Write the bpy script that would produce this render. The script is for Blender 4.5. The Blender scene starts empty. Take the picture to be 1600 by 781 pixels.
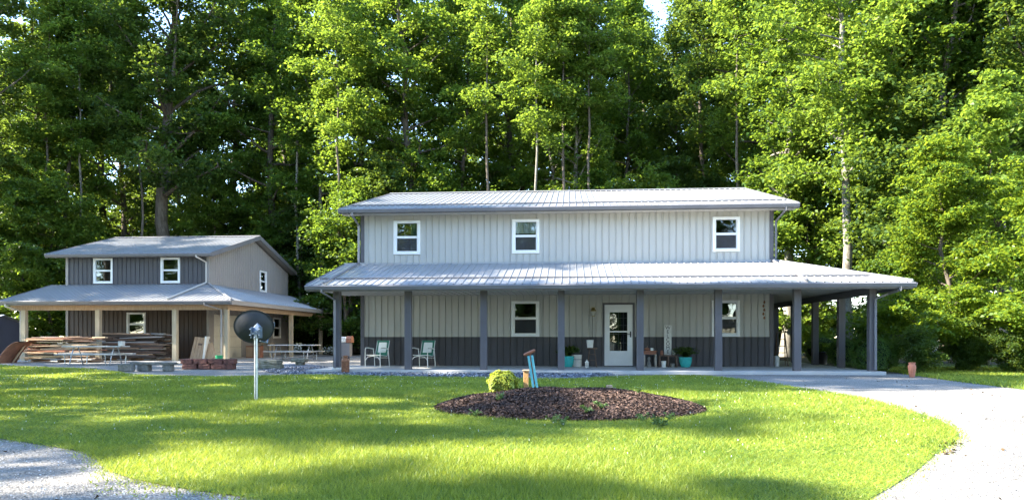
import bpy, math, random
import numpy as np
from mathutils import Vector, Matrix
R = math.radians
rng = np.random.default_rng(7)
random.seed(7)
sc = bpy.context.scene
col = sc.collection

# ------------------------------------------------------------------ camera, sky, sun, exposure
F, TH, ZC = 1150.0, R(4.43), 1.08           # focal length in pixels of the 1600 px photograph, yaw to the left, eye height
S_, C_ = math.sin(TH), math.cos(TH)
cam = bpy.data.cameras.new('camera')
cam.sensor_width = 36; cam.lens = 36 * F / 1600; cam.shift_y = 136.5 / 1600
cam.clip_end = 2000; cam.clip_start = 0.1
co = bpy.data.objects.new('camera', cam); col.objects.link(co)
co.location = (0, 0, ZC); co.rotation_euler = (R(90), 0, TH)
sc.camera = co

SUN_EL, SUN_DIR = R(35), (-1.0, -0.19)     # from the left, a touch in front of the wall plane
w = bpy.data.worlds.new('World'); sc.world = w; w.use_nodes = True
nt = w.node_tree; bg = nt.nodes['Background']
sky = nt.nodes.new('ShaderNodeTexSky'); sky.sky_type = 'NISHITA'; sky.sun_disc = False
sky.sun_elevation = SUN_EL; sky.sun_rotation = math.atan2(SUN_DIR[0], SUN_DIR[1])
sky.air_density = 1.0; sky.dust_density = 0.0; sky.ozone_density = 1.6; sky.altitude = 600
nt.links.new(sky.outputs[0], bg.inputs[0]); bg.inputs[1].default_value = 0.15
sun = bpy.data.lights.new('sun', 'SUN'); sun.energy = 4.8; sun.angle = R(0.55); sun.color = (1, .93, .80)
so = bpy.data.objects.new('sun', sun); col.objects.link(so)
dv = Vector((SUN_DIR[0], SUN_DIR[1], 0)).normalized() * math.cos(SUN_EL) + Vector((0, 0, math.sin(SUN_EL)))
so.rotation_euler = dv.to_track_quat('Z', 'Y').to_euler()
vs = sc.view_settings
vs.view_transform = 'Standard'; vs.look = 'None'; vs.gamma = 1; vs.use_curve_mapping = False
vs.exposure = 2.75

def ratio(px):
    k = (px - 800) / F
    return (k * C_ - S_) / (C_ + k * S_)
def XA(px, Y): return ratio(px) * Y
def gnd(px, py, z=0.0):
    r = ratio(px); d = F * (ZC - z) / (py - 527)
    Y = d / (C_ - r * S_)
    return (r * Y, Y)

# ------------------------------------------------------------------ materials
def newmat(name):
    m = bpy.data.materials.new(name); m.use_nodes = True
    return m, m.node_tree.nodes, m.node_tree.links, m.node_tree.nodes['Principled BSDF']
def mat(name, c, rough=.6, metal=0., var=.0, scale=6., bump=0., bscale=None, c2=None, spec=.4, stretch=None, streak=False):
    m, N, L, b = newmat(name)
    b.inputs['Roughness'].default_value = rough; b.inputs['Metallic'].default_value = metal
    b.inputs['Specular IOR Level'].default_value = spec
    c = tuple(c)
    tc = N.new('ShaderNodeTexCoord'); src = tc.outputs['Object']
    if stretch:
        mp = N.new('ShaderNodeMapping'); mp.inputs['Scale'].default_value = stretch
        L.new(src, mp.inputs[0]); src = mp.outputs[0]
    if var > 0 or c2:
        n = N.new('ShaderNodeTexNoise'); n.inputs['Scale'].default_value = scale; n.inputs['Detail'].default_value = 8
        n.inputs['Roughness'].default_value = .65
        L.new(src, n.inputs['Vector'])
        r = N.new('ShaderNodeValToRGB')
        r.color_ramp.elements[0].position = .3; r.color_ramp.elements[1].position = .7
        a = tuple(x * (1 - var) for x in c) if not c2 else c
        d = tuple(min(1, x * (1 + var)) for x in c) if not c2 else tuple(c2)
        r.color_ramp.elements[0].color = (*a, 1); r.color_ramp.elements[1].color = (*d, 1)
        L.new(n.outputs['Fac'], r.inputs[0]); L.new(r.outputs[0], b.inputs['Base Color'])
        mr = N.new('ShaderNodeMapRange'); mr.inputs[3].default_value = max(.05, rough - .1); mr.inputs[4].default_value = min(1, rough + .12)
        L.new(n.outputs['Fac'], mr.inputs[0]); L.new(mr.outputs[0], b.inputs['Roughness'])
    else:
        b.inputs['Base Color'].default_value = (*c, 1)
    if bump > 0:
        n2 = N.new('ShaderNodeTexNoise'); n2.inputs['Scale'].default_value = bscale or scale * 4; n2.inputs['Detail'].default_value = 6
        L.new(src, n2.inputs['Vector'])
        bp = N.new('ShaderNodeBump'); bp.inputs['Strength'].default_value = bump; bp.inputs['Distance'].default_value = .02
        L.new(n2.outputs['Fac'], bp.inputs['Height']); L.new(bp.outputs[0], b.inputs['Normal'])
    return m
def leafmat(name, dark, light, trans, tf=.45, rough=.45, objvar=.25, spec=.35, patch=0):
    m, N, L, b = newmat(name)
    g = N.new('ShaderNodeNewGeometry'); oi = N.new('ShaderNodeObjectInfo')
    ad = N.new('ShaderNodeMath'); ad.operation = 'MULTIPLY_ADD'; ad.inputs[1].default_value = objvar; ad.inputs[2].default_value = -objvar / 2
    L.new(oi.outputs['Random'], ad.inputs[0])
    if patch:
        tc = N.new('ShaderNodeTexCoord'); pn = N.new('ShaderNodeTexNoise'); pn.inputs['Scale'].default_value = patch; pn.inputs['Detail'].default_value = 5
        L.new(tc.outputs['Object'], pn.inputs['Vector'])
        ad.inputs[1].default_value = 1.7; ad.inputs[2].default_value = -.85; L.new(pn.outputs['Fac'], ad.inputs[0])
    a2 = N.new('ShaderNodeMath'); a2.operation = 'ADD'; a2.use_clamp = True
    L.new(g.outputs['Random Per Island'], a2.inputs[0]); L.new(ad.outputs[0], a2.inputs[1])
    r = N.new('ShaderNodeMix'); r.data_type = 'RGBA'
    r.inputs['A'].default_value = (*dark, 1); r.inputs['B'].default_value = (*light, 1)
    L.new(a2.outputs[0], r.inputs['Factor']); L.new(r.outputs['Result'], b.inputs['Base Color'])
    b.inputs['Roughness'].default_value = rough; b.inputs['Specular IOR Level'].default_value = spec
    t = N.new('ShaderNodeBsdfTranslucent')
    r2 = N.new('ShaderNodeMix'); r2.data_type = 'RGBA'
    r2.inputs['A'].default_value = (*[x * .6 for x in trans], 1); r2.inputs['B'].default_value = (*trans, 1)
    L.new(a2.outputs[0], r2.inputs['Factor']); L.new(r2.outputs['Result'], t.inputs[0])
    mx = N.new('ShaderNodeMixShader'); mx.inputs[0].default_value = tf
    L.new(b.outputs[0], mx.inputs[1]); L.new(t.outputs[0], mx.inputs[2])
    L.new(mx.outputs[0], N['Material Output'].inputs[0])
    return m

M = {}
M['leaf_a'] = leafmat('tree_leaf', (.035, .090, .016), (.095, .165, .028), (.24, .35, .03), .5, .4, .25, .5)
M['leaf_b'] = leafmat('tree_leaf_yellow', (.055, .115, .018), (.135, .205, .034), (.30, .42, .04), .5, .38, .25, .5)
M['leaf_c'] = leafmat('tree_leaf_dark', (.030, .070, .018), (.075, .130, .030), (.20, .28, .03), .5)
M['leaf_m'] = leafmat('maple_leaf', (.06, .125, .016), (.130, .21, .024), (.34, .44, .03), .5)
M['leaf_box'] = leafmat('boxwood_leaf', (.05, .12, .018), (.12, .21, .034), (.16, .28, .03), .35)
M['leaf_gold'] = leafmat('golden_leaf', (.20, .27, .025), (.44, .48, .07), (.40, .42, .04), .3)
M['leaf_weed'] = leafmat('weed_leaf', (.08, .16, .05), (.17, .26, .09), (.16, .25, .05), .3)
M['grass'] = leafmat('grass_blade', (.050, .135, .012), (.33, .37, .055), (.46, .50, .05), .42, .45, 0., .35, patch=.55)
M['clover'] = mat('clover_flower', (.75, .76, .68), .8)
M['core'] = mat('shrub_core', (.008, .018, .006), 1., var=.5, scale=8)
M['bark'] = mat('bark_brown', (.045, .036, .027), .95, c2=(.16, .135, .105), scale=5, bump=.8, bscale=14, stretch=(2, 2, .5), spec=.1)
M['bark_pale'] = mat('bark_pale', (.085, .072, .055), .95, c2=(.30, .28, .235), scale=4, bump=.7, bscale=14, stretch=(1.5, 1.5, .9), spec=.1)
M['siding'] = mat('siding_grey', (.455, .44, .40), .45, var=.07, scale=1.6, stretch=(2.2, 1, .35), bump=.03, bscale=3, spec=.4)
M['wainscot'] = mat('siding_charcoal', (.066, .061, .064), .5, var=.22, scale=1.6, stretch=(2.2, 1, .5), bump=.03, bscale=3)
M['trim'] = mat('trim_charcoal', (.105, .098, .105), .42, var=.12, scale=2.2, bump=.05, bscale=6)
M['gutter'] = mat('gutter_grey', (.17, .165, .175), .38, var=.1, scale=1.6, spec=.5)
M['roof'] = mat('roof_galvalume', (.36, .362, .37), .38, metal=.45, var=.08, scale=.7, bump=.03, bscale=2.5)
M['soffit'] = mat('soffit_beige', (.50, .47, .42), .5, var=.05, scale=1.2)
M['white'] = mat('window_vinyl', (.80, .80, .78), .35, var=.03, scale=3)
M['door'] = mat('door_white', (.80, .80, .79), .35, var=.03, scale=2)
M['dark'] = mat('interior_dark', (.018, .018, .02), .9, var=.3, scale=1.)  # near black, puts the gloom of unlit rooms into the colour
M['teal_cloth'] = mat('curtain_teal', (.03, .16, .19), .9, var=.3, scale=6)
M['cloth'] = mat('curtain_pale', (.62, .63, .58), .9, var=.25, scale=10, stretch=(5, 1, 1))
M['brass'] = mat('brass', (.45, .33, .12), .35, metal=.8, var=.2)
M['steel'] = mat('galvanised_steel', (.42, .45, .47), .38, metal=.75, var=.2, scale=14)
M['black'] = mat('black_metal', (.02, .02, .022), .45, var=.2, scale=8)
M['shed_front'] = mat('shed_siding_slate', (.062, .061, .071), .45, var=.10, scale=.9, bump=.03, bscale=3)
M['shed_side'] = mat('shed_siding_taupe', (.30, .275, .255), .48, var=.07, scale=.9, bump=.03, bscale=3)
M['shed_brown'] = mat('shed_siding_brown', (.062, .037, .024), .5, var=.12, scale=.9)
M['cream'] = mat('garage_cream', (.60, .56, .46), .5, var=.05, scale=2)
M['post_wood'] = mat('treated_lumber', (.36, .29, .19), .8, c2=(.50, .42, .29), scale=3, stretch=(8, 8, .8), bump=.2, bscale=10)
M['concrete'] = mat('concrete', (.40, .39, .37), .85, var=.14, scale=1.4, bump=.15, bscale=60)
M['stone'] = mat('mossy_stone', (.10, .105, .06), .95, c2=(.26, .245, .20), scale=7, bump=.6, bscale=20)
M['grey_stone'] = mat('grey_block', (.09, .09, .08), .95, c2=(.22, .215, .20), scale=6, bump=.5, bscale=30)
M['red_stone'] = mat('red_stone', (.055, .025, .02), .95, c2=(.20, .085, .065), scale=6, bump=.6, bscale=20)
M['rust'] = mat('rusty_iron', (.12, .045, .025), .85, c2=(.30, .14, .07), scale=14, bump=.3)
M['rust_orange'] = mat('rust_orange', (.42, .17, .03), .85, c2=(.55, .36, .16), scale=22, bump=.3)
M['rust_brown'] = mat('rust_brown_sheet', (.16, .065, .04), .75, c2=(.32, .15, .085), scale=4, bump=.2)
M['turq'] = mat('worn_turquoise', (.05, .36, .42), .7, c2=(.22, .55, .58), scale=14, bump=.3, stretch=(3, 3, .7))
M['wood_grey'] = mat('weathered_wood', (.20, .175, .15), .9, c2=(.38, .34, .29), scale=4, stretch=(.6, 8, 8), bump=.3)
M['wood_dark'] = mat('dark_stained_wood', (.085, .055, .042), .75, c2=(.19, .125, .09), scale=4, stretch=(1, 6, 6), bump=.2)
M['wood_red'] = mat('reddish_wood', (.20, .075, .045), .6, c2=(.32, .14, .08), scale=5, stretch=(1, 6, 6), bump=.15)
M['wood_tan'] = mat('tan_board', (.30, .20, .12), .85, c2=(.46, .34, .23), scale=4, stretch=(5, 5, .8), bump=.2)
for i, (a, b2) in enumerate([((.22, .13, .08), (.38, .27, .18)), ((.09, .055, .04), (.20, .12, .085)), ((.36, .24, .14), (.56, .42, .27)), ((.045, .032, .026), (.12, .09, .075)), ((.22, .20, .185), (.40, .37, .34)), ((.22, .08, .045), (.36, .17, .10))]):
    M['plank%d' % i] = mat('old_board', tuple(q * 1.15 for q in a), .9, c2=b2, scale=3, stretch=(.5, 9, 9), bump=.3)
M['table_white'] = mat('table_grey_white', (.34, .32, .28), .7, c2=(.56, .53, .47), scale=4, stretch=(.6, 8, 1))
M['terracotta'] = mat('terracotta', (.33, .12, .07), .8, c2=(.46, .19, .12), scale=9, bump=.15)
M['teal_pot'] = mat('teal_glaze', (.03, .30, .29), .18, c2=(.05, .42, .39), scale=6, spec=.6)
M['crock'] = mat('crock_cream', (.55, .52, .46), .5, var=.12, scale=6)
M['enamel'] = mat('white_enamel', (.72, .71, .66), .35, var=.08, scale=6)
M['green_cloth'] = mat('green_sling', (.02, .12, .075), .8, c2=(.03, .17, .11), scale=20)
M['white_cloth'] = mat('white_pad', (.68, .67, .63), .9, var=.08, scale=9, bump=.2)
M['tube_white'] = mat('white_tube', (.66, .65, .61), .4, var=.06, scale=6)
M['green_plastic'] = mat('green_plastic', (.02, .30, .13), .4, var=.1)
M['dish'] = mat('dish_grey', (.032, .034, .038), .55, var=.18, scale=5)
M['bracket'] = mat('zinc_bracket', (.16, .20, .25), .4, metal=.6, var=.2, scale=16)
M['sign'] = mat('sign_whitewash', (.55, .53, .47), .85, c2=(.72, .70, .65), scale=7, stretch=(6, 6, .8))
M['ink'] = mat('sign_black_paint', (.02, .02, .02), .7)
M['soil'] = mat('potting_soil', (.03, .022, .016), 1., var=.4, scale=20)
M['blue_shed'] = mat('metal_building_navy', (.045, .055, .085), .5, var=.15, scale=1.)
M['blue_roof'] = mat('metal_building_roof', (.36, .42, .50), .42, metal=.35, var=.08, scale=1.)
M['lampglass'] = mat('lamp_glass', (.55, .52, .45), .15, var=.1)

def glassmat():
    m, N, L, b = newmat('window_glass')
    N.remove(b)
    lw = N.new('ShaderNodeFresnel'); lw.inputs[0].default_value = 1.55
    mr = N.new('ShaderNodeMapRange'); mr.inputs[3].default_value = .12; mr.inputs[4].default_value = 1.
    L.new(lw.outputs[0], mr.inputs[0])
    g = N.new('ShaderNodeBsdfGlossy'); g.inputs['Roughness'].default_value = .015; g.inputs[0].default_value = (.9, .95, 1, 1)
    tc = N.new('ShaderNodeTexCoord'); n = N.new('ShaderNodeTexNoise'); n.inputs['Scale'].default_value = 1.3; n.inputs['Detail'].default_value = 1
    bp = N.new('ShaderNodeBump'); bp.inputs['Strength'].default_value = .08; bp.inputs['Distance'].default_value = .05
    L.new(tc.outputs['Object'], n.inputs['Vector']); L.new(n.outputs['Fac'], bp.inputs['Height']); L.new(bp.outputs[0], g.inputs['Normal'])
    t = N.new('ShaderNodeBsdfTransparent'); t.inputs[0].default_value = (.75, .8, .78, 1)
    mx = N.new('ShaderNodeMixShader'); L.new(mr.outputs[0], mx.inputs[0]); L.new(t.outputs[0], mx.inputs[1]); L.new(g.outputs[0], mx.inputs[2])
    L.new(mx.outputs[0], N['Material Output'].inputs[0])
    return m
M['glass'] = glassmat()
def screenmat():
    m, N, L, b = newmat('insect_screen')
    b.inputs['Base Color'].default_value = (.055, .058, .065, 1); b.inputs['Roughness'].default_value = .8
    t = N.new('ShaderNodeBsdfTransparent'); mx = N.new('ShaderNodeMixShader'); mx.inputs[0].default_value = .45
    L.new(b.outputs[0], mx.inputs[1]); L.new(t.outputs[0], mx.inputs[2]); L.new(mx.outputs[0], N['Material Output'].inputs[0])
    return m
M['screen'] = screenmat()

def gravelmat(name, c1, c2, c3, scale=75., bump=.7, patch=None):
    m, N, L, b = newmat(name)
    tc = N.new('ShaderNodeTexCoord')
    v = N.new('ShaderNodeTexVoronoi'); v.inputs['Scale'].default_value = scale
    L.new(tc.outputs['Object'], v.inputs['Vector'])
    r = N.new('ShaderNodeValToRGB'); e = r.color_ramp.elements
    e[0].position = 0; e[0].color = (*c1, 1); e[1].position = 1; e[1].color = (*c3, 1)
    x = e.new(.5); x.color = (*c2, 1)
    sp = N.new('ShaderNodeSeparateColor'); L.new(v.outputs['Color'], sp.inputs[0]); L.new(sp.outputs[0], r.inputs[0])
    n = N.new('ShaderNodeTexNoise'); n.inputs['Scale'].default_value = .55; n.inputs['Detail'].default_value = 7; n.inputs['Roughness'].default_value = .6
    L.new(tc.outputs['Object'], n.inputs['Vector'])
    mr = N.new('ShaderNodeMapRange'); mr.inputs[1].default_value = .35; mr.inputs[2].default_value = .7; mr.inputs[3].default_value = .68; mr.inputs[4].default_value = 1.12
    L.new(n.outputs['Fac'], mr.inputs[0])
    mu = N.new('ShaderNodeVectorMath'); mu.operation = 'SCALE'; L.new(r.outputs[0], mu.inputs[0]); L.new(mr.outputs[0], mu.inputs['Scale'])
    L.new(mu.outputs[0], b.inputs['Base Color'])
    b.inputs['Roughness'].default_value = .9; b.inputs['Specular IOR Level'].default_value = .2
    bp = N.new('ShaderNodeBump'); bp.inputs['Strength'].default_value = bump; bp.inputs['Distance'].default_value = .02; bp.invert = True
    L.new(v.outputs['Distance'], bp.inputs['Height']); L.new(bp.outputs[0], b.inputs['Normal'])
    return m
M['gravel'] = gravelmat('limestone_gravel', (.14, .127, .112), (.265, .245, .218), (.43, .405, .37))
M['bluegravel'] = gravelmat('slate_gravel', (.06, .068, .095), (.13, .145, .18), (.34, .36, .40), 22.)
M['stonebits'] = leafmat('slate_chips', (.07, .08, .11), (.36, .38, .42), (.1, .1, .1), 0., .8, 0.)
M['whitebits'] = leafmat('limestone_chips', (.26, .25, .24), (.60, .59, .57), (.1, .1, .1), 0., .85, 0.)
M['mulchbits'] = leafmat('mulch_chips', (.014, .010, .008), (.14, .092, .073), (.1, .06, .04), 0., .9, 0., .1)
M['litter'] = leafmat('leaf_litter', (.05, .035, .02), (.20, .14, .08), (.1, .08, .04), .1, .9, 0., .1)
M['mulch'] = gravelmat('mulch', (.020, .012, .010), (.045, .028, .022), (.12, .075, .058), 45.)
M['turf'] = gravelmat('turf_soil', (.045, .10, .010), (.085, .15, .016), (.17, .21, .03), 30., .5)
M['floor'] = gravelmat('forest_floor', (.020, .020, .010), (.035, .036, .016), (.060, .055, .028), 9., .6)

# ------------------------------------------------------------------ mesh helpers
class MB:
    def __init__(s): s.v = []; s.f = []; s.sm = []
    def add(s, vs, fs, smooth=False):
        n = len(s.v); s.v += [tuple(v) for v in vs]
        for f in fs: s.f.append(tuple(i + n for i in f)); s.sm.append(smooth)
        return s
    def box(s, x0, x1, y0, y1, z0, z1, rz=0, c=None, m=None):
        vs = [Vector(p) for p in ((x0, y0, z0), (x1, y0, z0), (x1, y1, z0), (x0, y1, z0), (x0, y0, z1), (x1, y0, z1), (x1, y1, z1), (x0, y1, z1))]
        if m is not None: vs = [m @ v for v in vs]
        return s.add(vs, [(3, 2, 1, 0), (4, 5, 6, 7), (0, 1, 5, 4), (1, 2, 6, 5), (2, 3, 7, 6), (3, 0, 4, 7)])
    def cbox(s, x0, x1, y0, y1, z0, z1, b=.01, m=None):
        # box with chamfered edges
        vs = []; c = Vector(((x0 + x1) / 2, (y0 + y1) / 2, (z0 + z1) / 2)); h = Vector(((x1 - x0) / 2, (y1 - y0) / 2, (z1 - z0) / 2))
        idx = {}
        for sx in (-1, 1):
            for sy in (-1, 1):
                for sz in (-1, 1):
                    for ax in range(3):
                        p = Vector((sx * (h.x - b), sy * (h.y - b), sz * (h.z - b))); p[ax] = (sx, sy, sz)[ax] * h[ax]
                        idx[(sx, sy, sz, ax)] = len(vs); q = c + p; vs.append(m @ q if m is not None else q)
        fs = []
        g = lambda *k: idx[k]
        for ax in range(3):
            o = [i for i in range(3) if i != ax]
            for sg in (-1, 1):
                q = []
                for a, b2 in ((-1, -1), (1, -1), (1, 1), (-1, 1)):
                    k = [0, 0, 0]; k[ax] = sg; k[o[0]] = a; k[o[1]] = b2; q.append(g(*k, ax))
                fl = (sg > 0) == (ax != 1)
                fs.append(tuple(q if fl else q[::-1]))
        for ax in range(3):
            o = [i for i in range(3) if i != ax]
            for a in (-1, 1):
                for b2 in (-1, 1):
                    k0 = [0, 0, 0]; k1 = [0, 0, 0]; k0[ax] = -1; k1[ax] = 1
                    for k in (k0, k1): k[o[0]] = a; k[o[1]] = b2
                    fs.append((g(*k0, o[0]), g(*k1, o[0]), g(*k1, o[1]), g(*k0, o[1])))
        for sx in (-1, 1):
            for sy in (-1, 1):
                for sz in (-1, 1): fs.append((g(sx, sy, sz, 0), g(sx, sy, sz, 1), g(sx, sy, sz, 2)))
        return s.add(vs, fs)
    def tube(s, pts, rad, n=8, caps=True, smooth=True):
        pts = [Vector(p) for p in pts]
        if not hasattr(rad, '__len__'): rad = [rad] * len(pts)
        rings = []; up = None
        for i, p in enumerate(pts):
            t = (pts[min(i + 1, len(pts) - 1)] - pts[max(i - 1, 0)]).normalized()
            if up is None:
                up = Vector((0, 0, 1)) if abs(t.z) < .9 else Vector((1, 0, 0))
            a = t.cross(up).normalized(); b = a.cross(t).normalized(); up = b
            rings.append([p + (a * math.cos(2 * math.pi * k / n) + b * math.sin(2 * math.pi * k / n)) * rad[i] for k in range(n)])
        vs = [v for r in rings for v in r]; fs = []
        for i in range(len(rings) - 1):
            for k in range(n):
                k2 = (k + 1) % n
                fs.append((i * n + k, i * n + k2, (i + 1) * n + k2, (i + 1) * n + k))
        s.add(vs, fs, smooth)
        if caps: s.add(rings[0], [tuple(range(n))[::-1]]); s.add(rings[-1], [tuple(range(n))])
        return s
    def lathe(s, prof, n=24, c=(0, 0, 0), smooth=True):
        vs = []; fs = []
        for r, z in prof:
            for k in range(n):
                a = 2 * math.pi * k / n; vs.append((c[0] + r * math.cos(a), c[1] + r * math.sin(a), c[2] + z))
        for i in range(len(prof) - 1):
            for k in range(n):
                k2 = (k + 1) % n; fs.append((i * n + k, i * n + k2, (i + 1) * n + k2, (i + 1) * n + k))
        s.add(vs, fs, smooth)
        if prof[0][0] > 1e-4: s.add([vs[k] for k in range(n)], [tuple(range(n))[::-1]])
        if prof[-1][0] > 1e-4: s.add([vs[(len(prof) - 1) * n + k] for k in range(n)], [tuple(range(n))])
        return s
    def prism(s, poly, vec):
        n = len(poly); a = [Vector(p) for p in poly]; v = Vector(vec)
        return s.add(a + [p + v for p in a], [tuple(range(n))[::-1], tuple(range(n, 2 * n))] + [(i, (i + 1) % n, (i + 1) % n + n, i + n) for i in range(n)])
    def ribbed(s, O, U, W, n, u0, u1, vlo, vhi, sp=.2286, h=.022, holes=(), ph=0., rw=.015, gd=0.):
        O, U, W, n = Vector(O), Vector(U).normalized(), Vector(W).normalized(), Vector(n).normalized()
        br = [(u0, 0.)]; k = math.ceil((u0 + ph) / sp)
        while k * sp - ph < u1:
            c = k * sp - ph
            for du, hh in ((-rw, 0), (-rw * .6, h), (rw * .6, h), (rw, 0), (rw + .001, gd), (rw + .011, gd), (rw + .012, 0)):
                if u0 < c + du < u1: br.append((c + du, hh))
            k += 1
        br.append((u1, 0.))
        br.sort()
        def hgt(u):
            for i in range(len(br) - 1):
                if br[i][0] <= u <= br[i + 1][0]:
                    d = br[i + 1][0] - br[i][0]
                    return br[i][1] if d < 1e-9 else br[i][1] + (br[i + 1][1] - br[i][1]) * (u - br[i][0]) / d
            return 0.
        base = list(br)
        for hl in holes:
            for u in hl[:2]:
                if u0 < u < u1: base.append((u, hgt(u)))
        base.sort()
        fl = vlo if callable(vlo) else (lambda u: vlo); fh = vhi if callable(vhi) else (lambda u: vhi)
        for (ua, ha), (ub, hb) in zip(base[:-1], base[1:]):
            if ub - ua < 1e-6: continue
            um = (ua + ub) / 2
            iv = [(None, None)]
            hs = sorted([(hl[2], hl[3]) for hl in holes if hl[0] < um < hl[1]])
            edges = [fl] + [e for z0, z1 in hs for e in ((lambda u, z=z0: z), (lambda u, z=z1: z))] + [fh]
            for j in range(0, len(edges), 2):
                lo, hi = edges[j], edges[j + 1]
                if hi(um) - lo(um) < 1e-4: continue
                q = [O + U * ua + n * ha + W * lo(ua), O + U * ub + n * hb + W * lo(ub), O + U * ub + n * hb + W * hi(ub), O + U * ua + n * ha + W * hi(ua)]
                s.add(q, [(0, 1, 2, 3)])
        return s
    def build(s, name, m, parent=None, off=None):
        me = bpy.data.meshes.new(name)
        if off is None: off = parent_off.get(parent.name, (0, 0, 0)) if parent is not None else (0, 0, 0)
        vs = [(v[0] - off[0], v[1] - off[1], v[2] - off[2]) for v in s.v] if any(off) else s.v
        me.from_pydata(vs, [], s.f); me.update()
        me.polygons.foreach_set('use_smooth', s.sm)
        me.materials.append(M[m] if isinstance(m, str) else m)
        o = bpy.data.objects.new(name, me); col.objects.link(o)
        if parent is not None:
            o.parent = parent; parent_off[o.name] = off
        return o
parent_off = {}
def tag(o, label=None, cat=None, group=None, kind=None):
    if label: o['label'] = label
    if cat: o['category'] = cat
    if group: o['group'] = group
    if kind: o['kind'] = kind
    return o
def thing(name, loc, label, cat, group=None, rz=0., world=False):
    o = bpy.data.objects.new(name, None); col.objects.link(o); o.location = loc; o.rotation_euler = (0, 0, rz); o.empty_display_size = .2
    tag(o, label, cat, group)
    if world: parent_off[o.name] = tuple(loc)
    return o
def dup(root, loc, rz, label, scale=1., group=None):
    r = root.copy(); col.objects.link(r); r.location = loc; r.rotation_euler = (0, 0, rz); r.scale = (scale,) * 3 if not hasattr(scale, '__len__') else scale
    r['label'] = label
    if group: r['group'] = group
    for ch in root.children:
        c = ch.copy(); col.objects.link(c); c.parent = r
        for g in ch.children:
            d = g.copy(); col.objects.link(d); d.parent = c
    return r
def fastmesh(name, V, nper, m, parent=None, smooth=False):
    """V: (N, nper, 3) array of separate polygons"""
    N = V.shape[0]; me = bpy.data.meshes.new(name)
    me.vertices.add(N * nper); me.vertices.foreach_set('co', V.reshape(-1).astype(np.float32))
    me.loops.add(N * nper); me.loops.foreach_set('vertex_index', np.arange(N * nper, dtype=np.int32))
    me.polygons.add(N); me.polygons.foreach_set('loop_start', np.arange(0, N * nper, nper, dtype=np.int32))
    me.update(calc_edges=True)
    me.materials.append(M[m])
    o = bpy.data.objects.new(name, me); col.objects.link(o)
    if parent is not None: o.parent = parent
    return o
def leaves(Cn, size, tilt=.7, aspect=.62, out=None):
    """diamond leaves at the points Cn, normals mostly up with a random tilt"""
    n = len(Cn); nr = rng.normal(0, tilt, (n, 3)); nr[:, 2] = np.abs(nr[:, 2]) * .5 + .75
    if out is not None: nr = nr + out
    nr /= np.linalg.norm(nr, axis=1)[:, None]
    a = rng.normal(0, 1, (n, 3)); u = np.cross(nr, a); u /= np.linalg.norm(u, axis=1)[:, None] + 1e-9
    v = np.cross(nr, u); s = (size * rng.uniform(.6, 1.25, n))[:, None]
    bend = nr * s * .12
    return np.stack([Cn + u * s * .5 - bend, Cn + v * s * .5 * aspect + bend, Cn - u * s * .5 - bend, Cn - v * s * .5 * aspect + bend], 1)
def sheet(name, poly, z, m, label=None, kind='structure'):
    me = bpy.data.meshes.new(name); me.from_pydata([(x, y, z) for x, y in poly], [], [tuple(range(len(poly)))]); me.update(); me.materials.append(M[m])
    o = bpy.data.objects.new(name, me); col.objects.link(o); o['kind'] = kind
    if label: o['label'] = label
    return o
def smooth_poly(poly, it=2):
    for _ in range(it):
        q = []
        for i in range(len(poly)):
            a, b = poly[i], poly[(i + 1) % len(poly)]
            q += [(a[0] * .75 + b[0] * .25, a[1] * .75 + b[1] * .25), (a[0] * .25 + b[0] * .75, a[1] * .25 + b[1] * .75)]
        poly = q
    return poly
def inside(P, poly):
    x, y = P[:, 0], P[:, 1]; r = np.zeros(len(P), bool); n = len(poly)
    for i in range(n):
        x1, y1 = poly[i]; x2, y2 = poly[(i + 1) % n]
        c = ((y1 > y) != (y2 > y)) & (x < (x2 - x1) * (y - y1) / (y2 - y1 + 1e-12) + x1)
        r ^= c
    return r

# ------------------------------------------------------------------ ground
sheet('ground', [(-900, -300), (900, -300), (900, 1500), (-900, 1500)], -.016, 'floor')
sheet('gravel_driveway', [(-48, -14), (40, -14), (40, 20), (24, 22), (15, 23.5), (9.4, 24.6), (9.0, 24.6), (9.0, 22.5), (-7.6, 22.5), (-7.6, 44), (-13, 47), (-17, 33), (-30, 33), (-48, 33)], -.008, 'gravel')
LAWN = [gnd(*p) for p in [(-420, 566), (-60, 568), (60, 573), (178, 578), (188, 584), (300, 588), (420, 587), (520, 585), (600, 586), (750, 590), (900, 592), (945, 587), (1080, 586), (1150, 591), (1250, 605), (1330, 618), (1400, 634), (1470, 655), (1502, 676), (1490, 692), (1458, 710), (1432, 735), (1390, 760), (1330, 795), (1150, 850), (850, 880), (600, 830), (450, 784), (330, 768), (250, 756), (168, 737), (150, 714), (130, 704), (60, 693), (0, 684), (-150, 668), (-420, 645)]]
LAWN_S = smooth_poly(LAWN)
sheet('lawn', LAWN_S, 0., 'turf')
RL = smooth_poly([gnd(*p) for p in [(1372, 577), (1420, 585), (1500, 596), (1600, 608), (1750, 626), (2000, 640), (2300, 600), (1900, 578), (1640, 571), (1500, 568), (1400, 566)]])
sheet('grass_verge', RL, -.002, 'turf')
BG = smooth_poly([gnd(*p) for p in [(395, 572), (470, 566), (505, 572), (520, 577), (960, 579.5), (955, 587), (900, 593), (750, 591), (600, 587), (520, 586), (430, 585)]], 1)
sheet('slate_gravel_strip', BG, .004, 'bluegravel')
def wedge_pts(dens, d0, d1):
    A = (d1 * d1 - d0 * d0) * .78
    n = int(A * dens); d = np.sqrt(rng.uniform(d0 * d0, d1 * d1, n)); r = rng.uniform(-.84, .72, n)
    return np.stack([r * d, d], 1)
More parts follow.
